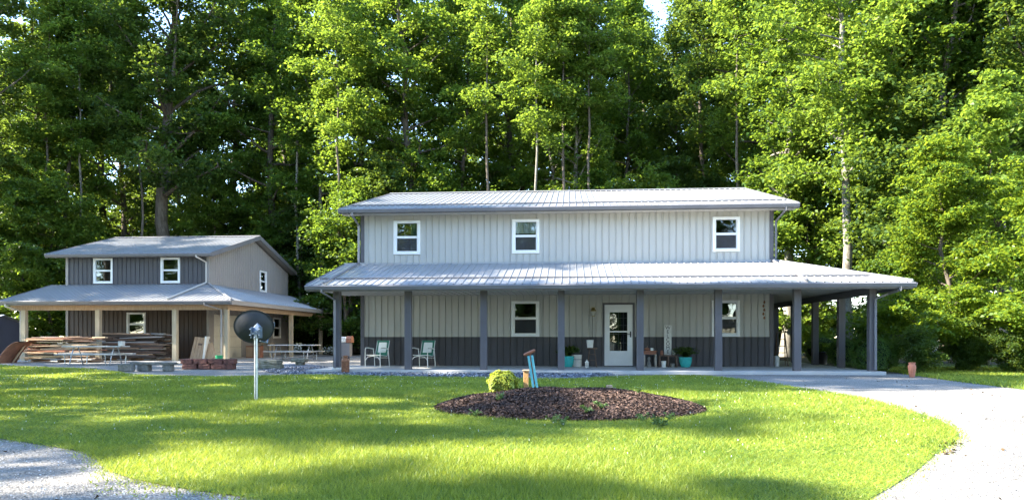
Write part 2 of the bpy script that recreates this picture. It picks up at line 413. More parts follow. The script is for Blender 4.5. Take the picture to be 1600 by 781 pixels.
def blades(P, h0, h1, wd):
    n = len(P); base = np.c_[P, np.zeros(n)]
    a = rng.uniform(0, 2 * np.pi, n); h = rng.uniform(h0, h1, n)
    wv = np.c_[np.cos(a), np.sin(a), np.zeros(n)] * (wd * rng.uniform(.6, 1.3, n))[:, None]
    lean = rng.normal(0, .85, (n, 2)) * h[:, None]
    tip = base + np.c_[lean, h]
    return np.stack([base - wv, base + wv, tip], 1)
def fbm(P, s=1., seed=0):
    r = np.random.default_rng(seed); z = np.zeros(len(P))
    for k in range(10):
        th = r.uniform(0, 2 * np.pi); fr = s * r.uniform(.4, 2.2); z += np.sin((P[:, 0] * math.cos(th) + P[:, 1] * math.sin(th)) * fr + r.uniform(0, 6.28)) / 10 ** .5
    return z
MC = (-.01, 11.4); MRX, MRY = 2.04, 1.86      # mulch bed centre and half-widths
def lawn_pts(dens, a, b):
    P = wedge_pts(dens, a, b)
    k = inside(P + rng.normal(0, .07, P.shape), LAWN_S)
    e = ((P[:, 0] - MC[0]) / MRX) ** 2 + ((P[:, 1] - MC[1]) / MRY) ** 2
    k &= e > .97 + rng.normal(0, .03, len(P))
    return P[k]
B = []
for dens, a, b, h0, h1, wd in ((5200, 4.4, 7, .02, .055, .003), (2800, 7, 10, .02, .055, .0045), (1500, 10, 15, .02, .055, .007), (650, 15, 24, .02, .055, .012), (280, 24, 34, .02, .06, .02)):
    P = lawn_pts(dens, a, b); g = 1 + .35 * np.clip(fbm(P, 1.3, 3), -1.2, 1.5)
    bl = blades(P, h0, h1, wd); bl[:, 2, 2] *= g; B.append(bl)
tag(fastmesh('lawn_grass', np.concatenate(B), 3, 'grass'), 'mown green grass of the front lawn', 'grass', kind='stuff')
P = wedge_pts(300, 16, 27); P = np.concatenate([P, np.c_[rng.uniform(9, 26, 24000), rng.uniform(14, 27, 24000)]])
P = P[inside(P + rng.normal(0, .1, P.shape), RL)]
tag(fastmesh('verge_grass', blades(P, .04, .11, .014), 3, 'grass'), 'grass verge along the far side of the gravel drive', 'grass', kind='stuff')
# creeping weeds at the gravel edge, lower left
P = np.array([gnd(*p) for p in zip(rng.uniform(130, 480, 5000), rng.uniform(700, 785, 5000))]); P = P[~inside(P, LAWN_S) & inside(P + rng.normal(0, .28, P.shape), LAWN_S)]
tag(fastmesh('edge_weeds', blades(P, .01, .04, .006), 3, 'grass'), 'sparse weeds creeping into the gravel at the lawn edge', 'weeds', kind='stuff')
P = lawn_pts(2.2, 6, 23); n = len(P)
Vc = []
for k in range(3):
    c = np.c_[P, rng.uniform(.035, .055, n)]; s = .003 + .0003 * P[:, 1:2]
    th = k * np.pi / 3; d = np.array([math.cos(th), math.sin(th), 0]) * s; u = np.array([0, 0, 1.]) * s
    Vc.append(np.stack([c - d, c - u, c + d, c + u], 1))
tag(fastmesh('clover_flowers', np.concatenate(Vc), 4, 'clover'), 'tiny white clover flowers dotted over the lawn', 'flowers', kind='stuff')
def chips(P, z, s, m, name, label, cat, flat=.35):
    n = len(P); Vv = []
    c = np.c_[P, z + rng.uniform(0, s * .4, n)]
    q = leaves(c, s, tilt=.5, aspect=.8)
    return tag(fastmesh(name, q, 4, m), label, cat, kind='stuff')
P = np.concatenate([np.c_[rng.uniform(-16, 3, 26000), rng.uniform(20, 26, 26000)]]); P = P[inside(P + rng.normal(0, .06, P.shape), BG)]
chips(P, .006, .065, 'stonebits', 'slate_stones', 'loose blue grey stones in the strip before the porch', 'stones')
P = wedge_pts(330, 4.4, 13); P = P[~inside(P, LAWN_S)]
chips(P, -.006, .016, 'whitebits', 'loose_gravel', 'loose pale limestone chips on the driveway', 'gravel')
P = np.concatenate([wedge_pts(1.1, 4.6, 20)]); P = P[~inside(P, LAWN_S) & (P[:, 0] > -9) & (P[:, 1] < 21.5)]
e = np.array([gnd(1490 - k * .5 + random.gauss(0, 12), 690 + k * .35 + random.gauss(0, 6)) for k in range(45)])
chips(np.concatenate([P, e]), -.004, .045, 'litter', 'dead_leaves', 'brown dead leaves scattered over the pale gravel', 'leaves')

# mulch bed: a low mound
nr, na = 26, 96; Vm = []; Fm = []
def mound(x, y):
    e = ((x - MC[0]) / MRX) ** 2 + ((y - MC[1]) / MRY) ** 2
    return .26 * max(0., 1 - e) ** .75 + .02 * math.sin(x * 5.1 + y * 3) * max(0, 1 - e)
for i in range(nr + 1):
    for j in range(na):
        a = 2 * math.pi * j / na; t = i / nr; wob = 1 + .03 * math.sin(5 * a) + .02 * math.sin(9 * a + 1)
        x, y = MC[0] + MRX * t * wob * math.cos(a), MC[1] + MRY * t * wob * math.sin(a)
        Vm.append((x, y, mound(x, y) + (.015 * random.random() if i < nr else -.005)))
for i in range(nr):
    for j in range(na):
        j2 = (j + 1) % na; Fm.append((i * na + j, (i + 1) * na + j, (i + 1) * na + j2, i * na + j2))
mb = MB().add(Vm, Fm, True).build('mulch_bed', 'mulch'); tag(mb, kind='structure', label='low oval mound of dark mulch in the lawn')
n = 26000; a = rng.uniform(0, 2 * np.pi, n); t = np.sqrt(rng.uniform(0, 1.03, n))
P = np.c_[MC[0] + MRX * t * np.cos(a), MC[1] + MRY * t * np.sin(a)]
z = np.array([mound(*p) for p in P])
q = leaves(np.c_[P, z + rng.uniform(.004, .03, n)], .055, tilt=.7, aspect=.38)
tag(fastmesh('mulch_chips', q, 4, 'mulchbits'), 'dark bark chips covering the oval bed', 'mulch', kind='stuff')

# ------------------------------------------------------------------ main house
HB = Vector((0, 25.6, 0))
house = thing('house', HB, 'long two storey grey metal house with a wraparound porch and white door', 'house', world=True)
SL = .09
XL, XR, YW, YB = -7.33, 6.89, 25.6, 39.0
YE, YP = 21.75, 22.4
EZ, TZ = 2.66, 3.66        # porch roof eave and top heights
XEL, XER = -7.93, 9.75
WIN_UP = [(616, 656), (801, 842), (1114, 1155)]
WIN_LO = [(800, 842), (1113, 1155)]
def wx(p): return (XA(p[0], YW), XA(p[1], YW))
holes_up = [(*wx(p), 4.02, 5.17) for p in WIN_UP]
holes_lo = [(*wx(p), 1.13, 2.33) for p in WIN_LO]
DX0, DX1 = XA(944, YW), XA(989, YW)
door_hole = (DX0, DX1, SL, 2.22)
WS = 1.08                  # top of the dark wainscot
MB().ribbed((0, YW, 0), (1, 0, 0), (0, 0, 1), (0, -1, 0), XL, XR, WS, 5.42, holes=holes_up + holes_lo + [door_hole], gd=-.018).build('front_siding', 'siding', house)
MB().ribbed((0, YW - .002, 0), (1, 0, 0), (0, 0, 1), (0, -1, 0), XL, XR, SL, WS, holes=[door_hole], gd=-.018).box(XL, DX0, YW - .03, YW, WS, WS + .02).box(DX1, XR, YW - .03, YW, WS, WS + .02).build('wainscot', 'wainscot', house)
pk = .265
gz = lambda u: 5.42 + pk * (6.7 - abs(u - 6.7))
MB().ribbed((XR, YW, 0), (0, 1, 0), (0, 0, 1), (1, 0, 0), 0, YB - YW, WS, gz).ribbed((XL, YW, 0), (0, 1, 0), (0, 0, 1), (-1, 0, 0), 0, YB - YW, WS, gz).ribbed((0, YB, 0), (1, 0, 0), (0, 0, 1), (0, 1, 0), XL, XR, WS, 5.42).build('side_siding', 'siding', house)
MB().ribbed((XR + .002, YW, 0), (0, 1, 0), (0, 0, 1), (1, 0, 0), 0, YB - YW, SL, WS).ribbed((XL - .002, YW, 0), (0, 1, 0), (0, 0, 1), (-1, 0, 0), 0, YB - YW, SL, WS).ribbed((0, YB + .002, 0), (1, 0, 0), (0, 0, 1), (0, 1, 0), XL, XR, SL, WS).build('side_wainscot', 'wainscot', house)
tr = MB()
for x, sx in ((XL, -1), (XR, 1)):
    for y, sy in ((YW, -1), (YB, 1)):
        tr = MB(); tr.box(min(x - sx * .10, x + sx * .03), max(x - sx * .10, x + sx * .03), min(y, y + sy * .03), max(y, y + sy * .03), SL, 5.40)
        tr.box(min(x, x + sx * .03), max(x, x + sx * .03), min(y - sy * .1, y), max(y - sy * .1, y), SL, 5.40)
        tr.build('corner_trim', 'trim', house)
# added near-black backing panels: the darkness of the rooms is in their colour
MB().box(XL + .15, XR - .15, YW + 1.6, YW + 1.65, SL, 5.3).box(XL + .1, XR - .1, YW + .05, YW + 1.6, 2.75, 2.85).box(XL + .1, XR - .1, YW + .05, YW + 1.6, 5.3, 5.36).build('dark_backing', 'dark', house)
# porch slab
MB().cbox(-8.0, 9.15, 22.05, YW + .02, -.2, SL, .012).cbox(XR - .02, 9.153, YW + .021, 41.0, -.2, SL - .002, .012).build('porch_floor', 'concrete', house)

def make_window(parent, x0, x1, z0, z1, O, ax, curtain=None, screen=True, fr='white', glass='glass'):
    """a white double-hung window; O origin, ax: 'x' for a wall facing -Y, 'y' for a wall facing +X"""
    w_, h_ = x1 - x0, z1 - z0
    if ax == 'x': m = Matrix.Translation((x0, O, z0))
    else: m = Matrix.Translation((O, x0, z0)) @ Matrix.Rotation(R(90), 4, 'Z')
    t = .075
    f = MB()
    for b in ((-.02, w_ + .02, -.05, .05, -.02, t), (-.02, w_ + .02, -.05, .05, h_ - t, h_ + .02), (-.02, t, -.05, .05, t, h_ - t), (w_ - t, w_ + .02, -.05, .05, t, h_ - t)): f.cbox(*b, b=.008, m=m)
    fo = f.build('window', fr, parent)
    off = parent_off[parent.name]; parent_off[fo.name] = off
    s = MB(); hm = h_ / 2
    s.cbox(t, w_ - t, -.025, .03, hm - .03, hm + .03, b=.006, m=m)
    for a, b, y0, y1 in ((t, hm - .03, -.012, .02), (hm + .03, h_ - t, .0, .03)):
        s.box(t, t + .03, y0, y1, a, b, m=m); s.box(w_ - t - .03, w_ - t, y0, y1, a, b, m=m)
        s.box(t + .03, w_ - t - .03, y0, y1, a, a + .025, m=m)
    s.build('sash', fr, fo)
    g = MB()
    for a, b, y in ((t + .02, hm - .02, .008), (hm + .02, h_ - t, .02)):
        g.add([m @ Vector(p) for p in ((t, y, a), (w_ - t, y, a), (w_ - t, y, b), (t, y, b))], [(0, 1, 2, 3)])
    g.build('pane', glass, fo)
    if screen:
        MB().add([m @ Vector(p) for p in ((t + .03, -.02, t + .025), (w_ - t - .03, -.02, t + .025), (w_ - t - .03, -.02, hm - .03), (t + .03, -.02, hm - .03))], [(0, 1, 2, 3)]).build('insect_screen', 'screen', fo)
    if curtain:
        cx0, cx1, cz0, cz1, mt = curtain; c = MB(); nn = 40
        for k in range(nn):
            xa, xb = [cx0 + (cx1 - cx0) * i / nn for i in (k, k + 1)]
            ya, yb = [.10 + .022 * math.sin(i * 1.35) for i in (k, k + 1)]
            c.add([m @ Vector(p) for p in ((xa * w_, ya, cz0 * h_), (xb * w_, yb, cz0 * h_), (xb * w_, yb, cz1 * h_), (xa * w_, ya, cz1 * h_))], [(0, 1, 2, 3)], True)
        c.build('curtain', mt, fo)
    return fo
for i, h in enumerate(holes_up):
    make_window(house, *h, YW, 'x', curtain=[(.62, .95, .05, .95, 'teal_cloth'), (.06, .94, .60, .95, 'cloth'), None][i])
for h in holes_lo: make_window(house, *h, YW, 'x')
# front door
dw, dh = DX1 - DX0, 2.22 - SL
dm = Matrix.Translation((DX0, YW, SL))
MB().box(-.055, 0, -.04, .02, 0, dh + .055, m=dm).box(dw, dw + .055, -.04, .02, 0, dh + .055, m=dm).box(0, dw, -.04, .02, dh, dh + .055, m=dm).build('door_trim', 'trim', house)
d = MB(); fw = .19
for b in ((.012, fw, .0, .05, .02, dh - .01), (dw - fw, dw - .012, .0, .05, .02, dh - .01), (fw, dw - fw, .0, .05, .02, .53), (fw, dw - fw, .0, .05, 1.86, dh - .01), (fw, dw - fw, -.004, .04, 1.17, 1.215)): d.box(*b, m=dm)
for b in ((fw - .03, dw - fw + .03, -.012, .0, .12, .14), (fw - .03, dw - fw + .03, -.012, .0, .42, .44), (fw - .03, fw - .01, -.012, .0, .14, .42), (dw - fw + .01, dw - fw + .03, -.012, .0, .14, .42)): d.box(*b, m=dm)
do = d.build('front_door', 'door', house); parent_off[do.name] = parent_off[house.name]
MB().add([dm @ Vector(p) for p in ((fw, .02, .53), (dw - fw, .02, .53), (dw - fw, .02, 1.86), (fw, .02, 1.86))], [(0, 1, 2, 3)]).build('pane', 'glass', do)
gl = MB()
for x in (.33, .5, .67): gl.box(x * dw - .008, x * dw + .008, .06, .075, .55, 1.85, m=dm)
for zz in (.8, 1.1, 1.4, 1.65): gl.box(fw, dw - fw, .061, .074, zz, zz + .016, m=dm)
gl.build('muntin', 'gutter', do)
MB().box(fw - .05, dw - fw + .05, .14, .16, .3, 1.95, m=dm).build('inner_door', 'dark', do)
MB().box(dw - .105, dw - .065, -.018, 0, 1.0, 1.2, m=dm).tube([dm @ Vector(p) for p in ((dw - .085, -.02, 1.1), (dw - .085, -.06, 1.1), (dw - .2, -.065, 1.1))], .012, 6).build('door_handle', 'black', do)
MB().cbox(DX0 - .02, DX1 + .02, YW - .16, YW - .045, SL, SL + .02, .005).build('door_sill', 'black', house)
# wall lamp
lx = XA(927, YW)
l = MB().box(lx - .06, lx + .06, YW - .05, YW - .02, 1.86, 2.12).tube([(lx, YW - .05, 2.05), (lx, YW - .14, 2.1), (lx, YW - .18, 2.08)], .012, 6).lathe([(.02, .12), (.09, .03), (.095, 0)], 6, (lx, YW - .18, 1.98), False).lathe([(.05, 0), (.055, .02)], 6, (lx, YW - .18, 1.80), False)
lo = l.build('wall_lamp', 'brass', house); parent_off[lo.name] = parent_off[house.name]
MB().lathe([(.05, 0), (.085, .17)], 6, (lx, YW - .18, 1.81), False).build('lamp_glass', 'lampglass', lo)
# cord below the lamp
MB().tube([(lx - .03, YW - .03, 1.85), (lx - .03, YW - .03, 1.05)], .008, 5).build('lamp_cord', 'black', house)
# porch roof, front plane (hip at the right end) and right side plane
slope = Vector((0, YW - YE, TZ - EZ)); sl_len = slope.length; wn = Vector((0, -(TZ - EZ), YW - YE)).normalized()
def vtop(u):
    return sl_len if u <= XR else sl_len * max(0, (XER - u) / (XER - XR))
MB().ribbed((0, YE, EZ), (1, 0, 0), slope, wn, XEL, XER, 0, vtop, h=.024).build('porch_roof', 'roof', house)
side = Vector((-(XER - XR), 0, TZ - EZ)); ln = side.length; sn = Vector((TZ - EZ, 0, XER - XR)).normalized()
MB().ribbed((XER, 0, EZ), (0, 1, 0), side, sn, YE, YB + .5, 0, lambda u: ln if u >= YW else ln * (u - YE) / (YW - YE), h=.024).build('side_porch_roof', 'roof', house)
hp = [(XER, YE, EZ + .035), (XR, YW, TZ + .04)]
MB().tube(hp, .05, 6).build('hip_cap', 'roof', house)
MB().box(XEL, XR, YW - .09, YW - .022, TZ - .02, TZ + .05).build('wall_flashing', 'roof', house)
def along(u, v, lift=0.): return Vector((u, YE, EZ)) + slope.normalized() * v + wn * lift
def slopebar(u0, u1, v, O, sl, n, hgt=.05, wd=.03):
    b = MB(); s1 = sl.normalized()
    ps = []
    for u in (u0, u1):
        for dv_, dh in ((0, .0), (wd, .0), (wd, hgt), (0, hgt)): ps.append(Vector((u, O[1], O[2])) + s1 * (v + dv_) + n * (.004 + dh))
    return b.add(ps, [(0, 1, 2, 3)[::-1], (4, 5, 6, 7), (0, 4, 5, 1)[::-1], (1, 5, 6, 2)[::-1], (2, 6, 7, 3)[::-1], (3, 7, 4, 0)[::-1]])
slopebar(XEL + .1, XER - .8, .95, (0, YE, EZ), slope, wn).build('snow_guard', 'gutter', house)
def gutter(parent, x0, x1, y, z, name='gutter', m='gutter'):
    prof = [(y, z), (y - .10, z), (y - .12, z - .03), (y - .105, z - .06), (y - .08, z - .13), (y, z - .13)]
    return MB().prism([(x0, a, b) for a, b in prof], (x1 - x0, 0, 0)).build(name, m, parent)
gutter(house, XEL - .02, XER + .04, YE - .003, EZ - .015)
MB().box(XEL, XER, YE, YE + .04, EZ - .19, EZ - .02).box(XER, XER + .03, YE, YB + .5, EZ - .19, EZ - .005).prism([(XEL - .03, YE, EZ - .17), (XEL - .03, YW, TZ - .17), (XEL - .03, YW, TZ + .03), (XEL - .03, YE, EZ + .03)], (.028, 0, 0)).build('fascia', 'gutter', house)
MB().prism([(XER + .032, y, z) for y, z in ()] or [(XER + .032, YE, EZ - .02), (XER + .14, YE, EZ - .02), (XER + .10, YE, EZ - .15), (XER + .032, YE, EZ - .15)], (0, YB + .5 - YE, 0)).build('side_gutter', 'gutter', house)
# ceiling of the porch
CZ = EZ - .10
MB().ribbed((0, YE + .04, CZ), (1, 0, 0), (0, 1, 0), (0, 0, -1), XEL, XER, 0, YW - YE - .04, h=.016).ribbed((0, YW, CZ), (1, 0, 0), (0, 1, 0), (0, 0, -1), XR, XER, 0, YB - YW + .5, h=.016).build('porch_ceiling', 'soffit', house)
bt = CZ - .02
MB().box(XA(1362, YP) - .07, XA(1362, YP) + .07, YP + .1, YB, bt - .20, bt - .001).build('porch_beam', 'trim', house)
def post(parent, x, y, z0, z1, w_=.19, name='porch_post', m='trim', boot=None):
    h = w_ / 2; p = MB().box(x - h, x + h, y - h, y + h, z0, z1)
    if boot is None:
        for sx in (-1, 1):
            for sy in (-1, 1):
                a, b = sorted((x + sx * (h + .006), x + sx * (h - .055))); c, e = sorted((y + sy * (h + .006), y + sy * (h - .055)))
                p.box(a, b, c, e, z0 + .002, z1 - .002)
    return p.build(name, m, parent)
PX = [527, 638, 756, 877, 1000, 1122, 1245, 1362]
for px in PX: post(house, XA(px, YP), YP, SL, CZ - .018)
XPR = XA(1362, YP)
for y in (24.85, 27.4, 29.9, 32.5, 35.2, 38): post(house, XPR, y, SL, bt - .2)
MB().cbox(XA(527, YP) - .13, XA(527, YP) + .13, YP - .13, YP + .13, SL, SL + .06, .01).build('post_base', 'enamel', house)
# upper roof
UE, UY, RY, RZ = 5.52, 24.95, 32.3, 7.46
us = Vector((0, RY - UY, RZ - UE)); un = Vector((0, -us.z, us.y)).normalized()
MB().ribbed((0, UY, UE), (1, 0, 0), us, un, XEL, 7.55, 0, us.length, h=.024).build('upper_roof', 'roof', house)
us2 = Vector((0, -us.y, us.z)); un2 = Vector((0, us.z, us.y)).normalized()
MB().ribbed((0, 2 * RY - UY, UE), (1, 0, 0), us2, un2, XEL, 7.55, 0, us.length, h=.024).build('rear_roof', 'roof', house)
MB().prism([(XEL - .02, RY - .18, RZ - .01), (XEL - .02, RY, RZ + .055), (XEL - .02, RY + .18, RZ - .01)], (7.59 - XEL, 0, 0)).build('ridge_cap', 'roof', house)
slopebar(XEL + .1, 7.45, 1.0, (0, UY, UE), us, un).build('snow_guard', 'gutter', house)
gutter(house, XEL - .02, 7.57, UY - .003, UE - .015)
rk = MB()
for x in (XEL - .03, 7.552):
    for a, b in ((UY, RY), (2 * RY - UY, RY)):
        rk.prism([(x, a, UE - .17), (x, b, RZ - .17), (x, b, RZ + .03), (x, a, UE + .03)], (.028, 0, 0))
rk.box(XEL, 7.55, UY, UY + .035, UE - .18, UE - .02).build('rake_trim', 'gutter', house)
MB().ribbed((0, UY + .035, UE - .14), (1, 0, 0), (0, 1, 0), (0, 0, -1), XEL, 7.55, 0, YW - UY - .035, h=.014).build('soffit', 'soffit', house)
# downspouts
def spout(parent, pts, r=.042, m='gutter'): return MB().tube(pts, r, 4, smooth=False).build('downspout', m, parent)
def rp(u, v): return along(u, v, .06)
xa = XL - .09
spout(house, [(xa - .05, UY - .06, UE - .14), (xa - .05, UY - .06, UE - .22), (xa, YW - .05, UE - .48), (xa, YW - .05, TZ + .12), rp(xa + .02, sl_len - .05), rp(xa + .02, .02)])
xb = XR + .1
spout(house, [(xb + .15, UY - .06, UE - .14), (xb + .15, UY - .06, UE - .22), (xb, YW - .05, UE - .5), (xb, YW - .05, TZ + .10), rp(XR - .05, sl_len - .1), rp(XR - .05, .02)])
x5 = XA(527, YP)
spout(house, [(x5 - .27, YE - .06, EZ - .13), (x5 - .27, YE - .06, EZ - .2), (x5 - .03, YP - .15, EZ - .42), (x5 - .03, YP - .15, SL + .05)])
spout(house, [(XPR + .52, YE - .06, EZ - .13), (XPR + .52, YE - .06, EZ - .22), (XPR + .40, YP - .2, EZ - .3), (XPR + .05, YP - .15, EZ - .46), (XPR + .05, YP - .15, SL + .05)], .045)

# ------------------------------------------------------------------ the smaller two-storey building
SB = Vector((-21.5, 35, 0))
shed = thing('workshop', SB, 'small two storey slate grey metal building with a porch on timber posts', 'building', world=True)
sX0, sX1, sY0, sY1 = -25.07, -17.7, 35.0, 45.2
seY, seX = 31.5, -14.9; seZ, stZ = 2.74, 3.70
hu = [(XA(147, sY0), XA(176, sY0), 3.78, 5.0), (XA(252, sY0), XA(281, sY0), 3.78, 5.0)]
hl = [(XA(199, sY0), XA(227.5, sY0), 1.15, 2.3)]
MB().ribbed((0, sY0, 0), (1, 0, 0), (0, 0, 1), (0, -1, 0), sX0, sX1, 2.9, 5.12, holes=hu).build('upper_siding', 'shed_front', shed)
MB().ribbed((0, sY0, 0), (1, 0, 0), (0, 0, 1), (0, -1, 0), sX0, sX1, .02, 2.9, holes=hl).build('lower_siding', 'shed_brown', shed)
gy0, gy1 = 35.55, 38.6
gw = (41.0, 41.9, 3.72, 4.9); gl2 = (42.9, 44.0, 1.05, 2.25)
sgz = lambda u: 5.12 + .275 * (5.1 - abs(u - 40.1))
MB().ribbed((sX1, 0, 0), (0, 1, 0), (0, 0, 1), (1, 0, 0), sY0, sY1, .02, sgz, holes=[gw, gl2, (gy0, gy1, .02, 2.25)]).ribbed((sX0, 0, 0), (0, 1, 0), (0, 0, 1), (-1, 0, 0), sY0, sY1, .02, sgz).ribbed((0, sY1, 0), (1, 0, 0), (0, 0, 1), (0, 1, 0), sX0, sX1, .02, 5.12).build('side_siding', 'shed_side', shed)
MB().box(sX0 + .1, sX1 - .1, sY0 + 1.2, sY0 + 1.25, .1, 5.1).box(sX1 - 1.3, sX1 - 1.25, sY0 + 1.3, sY1 - .1, .1, 5.1).build('dark_backing', 'dark', shed)  # added near-black panels stand in for unlit rooms behind the glass
MB().box(sX1 - .1, sX1 + .03, sY0 - .03, sY0, .02, 5.1).box(sX1, sX1 + .03, sY0, sY0 + .1, .02, 5.1).build('corner_trim', 'shed_side', shed)
MB().box(sX1, sX1 + .03, sY1 - .1, sY1, .02, 5.1).build('corner_trim', 'shed_side', shed)
MB().box(sX0 - .03, sX0 + .1, sY0 - .03, sY0, .02, 5.1).build('corner_trim', 'shed_side', shed)
for h in hu + hl: make_window(shed, *h, sY0, 'x', screen=False)
make_window(shed, *gw, sX1, 'y', screen=False); make_window(shed, *gl2, sX1, 'y', screen=False)
g = MB()
for k in range(4): g.cbox(sX1 - .05, sX1 + .01, gy0, gy1, .02 + k * .557, .02 + k * .557 + .55, .01)
for k in range(4):
    for j in range(4): g.cbox(sX1 + .01, sX1 + .02, gy0 + .12 + j * .74, gy0 + .12 + j * .74 + .6, .12 + k * .557, .45 + k * .557, .008)
g.build('garage_door', 'cream', shed)
sv = Vector((0, sY0 - seY, stZ - seZ)); svn = Vector((0, -sv.z, sv.y)).normalized(); XSL = -25.8
MB().ribbed((0, seY, seZ), (1, 0, 0), sv, svn, XSL, seX, 0, lambda u: sv.length if u <= sX1 else sv.length * (seX - u) / (seX - sX1), h=.024).build('porch_roof', 'roof', shed)
ss = Vector((sX1 - seX, 0, stZ - seZ)); ssn = Vector((ss.z, 0, -ss.x)).normalized()
MB().ribbed((seX, 0, seZ), (0, 1, 0), ss, ssn, seY, 45.6, 0, lambda u: ss.length if u >= sY0 else ss.length * (u - seY) / (sY0 - seY), h=.024).build('side_porch_roof', 'roof', shed)
MB().tube([(seX, seY, seZ + .03), (sX1, sY0, stZ + .04)], .05, 6).build('hip_cap', 'roof', shed)
gutter(shed, XSL, seX + .02, seY - .003, seZ - .012)
MB().box(XSL, seX, seY, seY + .04, seZ - .2, seZ - .02).prism([(XSL - .03, seY, seZ - .17), (XSL - .03, sY0, stZ - .17), (XSL - .03, sY0, stZ + .03), (XSL - .03, seY, seZ + .03)], (.028, 0, 0)).build('fascia', 'gutter', shed)
MB().box(seX, seX + .03, seY, 45.6, seZ - .2, seZ - .01).build('side_fascia', 'shed_side', shed)
MB().ribbed((0, seY + .04, seZ - .17), (1, 0, 0), (0, 1, 0), (0, 0, -1), XSL, seX, 0, sY0 - seY - .04, h=.014).ribbed((0, sY0, seZ - .17), (1, 0, 0), (0, 1, 0), (0, 0, -1), sX1, seX, 0, 10.6, h=.014).build('porch_ceiling', 'wood_tan', shed)
sb = seZ - .2
pyf = 32.0; pxr = -15.35
MB().box(XSL + .2, pxr + .1, pyf - .06, pyf + .06, sb - .22, sb).box(pxr - .06, pxr + .06, pyf + .06, 45.2, sb - .22, sb - .001).build('porch_beam', 'wood_tan', shed)
for px in (38.4, 154, 274): post(shed, XA(px, pyf), pyf, 0, sb - .22, .2, m='post_wood', boot=0)
for y in (pyf, 39.7, 44.6): post(shed, pxr, y, 0, sb - .22, .19, m='post_wood', boot=0)
qe, qy, ry, rz = 5.20, 34.5, 40.1, 6.75
q1 = Vector((0, ry - qy, rz - qe)); qn = Vector((0, -q1.z, q1.y)).normalized(); q2 = Vector((0, -q1.y, q1.z)); qn2 = Vector((0, q1.z, q1.y)).normalized()
sxr = -17.3
MB().ribbed((0, qy, qe), (1, 0, 0), q1, qn, XSL, sxr, 0, q1.length, h=.024).build('upper_roof', 'roof', shed)
MB().ribbed((0, 2 * ry - qy, qe), (1, 0, 0), q2, qn2, XSL, sxr, 0, q1.length, h=.024).build('rear_roof', 'roof', shed)
MB().prism([(XSL - .02, ry - .18, rz - .01), (XSL - .02, ry, rz + .05), (XSL - .02, ry + .18, rz - .01)], (sxr - XSL + .04, 0, 0)).build('ridge_cap', 'roof', shed)
gutter(shed, XSL, sxr + .02, qy - .003, qe - .012)
rk = MB()
for x in (XSL - .03, sxr + .002):
    for a, b in ((qy, ry), (2 * ry - qy, ry)): rk.prism([(x, a, qe - .2), (x, b, rz - .2), (x, b, rz + .03), (x, a, qe + .03)], (.028, 0, 0))
rk.box(XSL, sxr, qy, qy + .035, qe - .18, qe - .02).build('rake_trim', 'gutter', shed)
MB().prism([(sX1 + .022, qy + .03, qe - .15), (sX1 + .022, ry, rz - .15), (sX1 + .022, ry, rz - .13), (sX1 + .022, qy + .03, qe - .13)], (sxr - sX1 - .025, 0, 0)).prism([(sX1 + .022, 2 * ry - qy - .03, qe - .15), (sX1 + .022, 2 * ry - qy - .03, qe - .13), (sX1 + .022, ry, rz - .13), (sX1 + .022, ry, rz - .15)], (sxr - sX1 - .025, 0, 0)).ribbed((0, qy + .035, qe - .14), (1, 0, 0), (0, 1, 0), (0, 0, -1), XSL, sxr, 0, .46, h=.012).build('soffit', 'shed_side', shed)
def srp(u, v): return Vector((u, seY, seZ)) + sv.normalized() * v + svn * .06
spout(shed, [(-18.05, qy - .06, qe - .12), (-18.05, qy - .06, qe - .2), (-17.8, sY0 - .06, qe - .42), (-17.8, sY0 - .06, stZ + .1), srp(-17.85, sv.length - .1), srp(-17.85, .02)], .05, 'soffit')
spout(shed, [(-16.1, seY - .06, seZ - .12), (-16.1, seY - .06, seZ - .2), (pxr - .16, pyf - .16, seZ - .42), (pxr - .16, pyf - .16, .05)], .05, 'shed_side')
spout(shed, [(XSL + .35, seY - .06, seZ - .12), (XSL + .35, seY - .06, seZ - .25), (XA(38, pyf) - .18, pyf, seZ - .45), (XA(38, pyf) - .18, pyf, .05)], .05, 'soffit')
MB().cbox(-26, -14.95, 31.7, 45.5, -.2, .012, .01).build('porch_floor', 'concrete', shed)

# navy metal building at the far left
fb = thing('storage_shed', (-32.5, 37.3, 0), 'low navy metal outbuilding with a pale blue roof at the far left edge', 'shed', world=True)
bw = MB()
for k in range(7): bw.cbox(-35, -30.4, 36 - .02 * (k % 2), 36.06, k * .27, k * .27 + .262, .008)
bw.box(-30.45, -30.4, 36.061, 38.6, 0, 1.9).box(-35, -30.46, 38.55, 38.6, 0, 1.9).build('wall', 'blue_shed', fb)
MB().ribbed((0, 35.8, 1.88), (1, 0, 0), (0, 1.5, .42), (0, -.42, 1.5), -35.2, -30.2, 0, 1.56).ribbed((0, 38.8, 1.88), (1, 0, 0), (0, -1.5, .42), (0, .42, 1.5), -35.2, -30.2, 0, 1.56).build('roof', 'blue_roof', fb)
MB().add([(-30.42, 36, 1.9), (-30.42, 38.6, 1.9), (-30.42, 37.3, 2.25)], [(0, 1, 2)]).build('gable', 'blue_shed', fb)

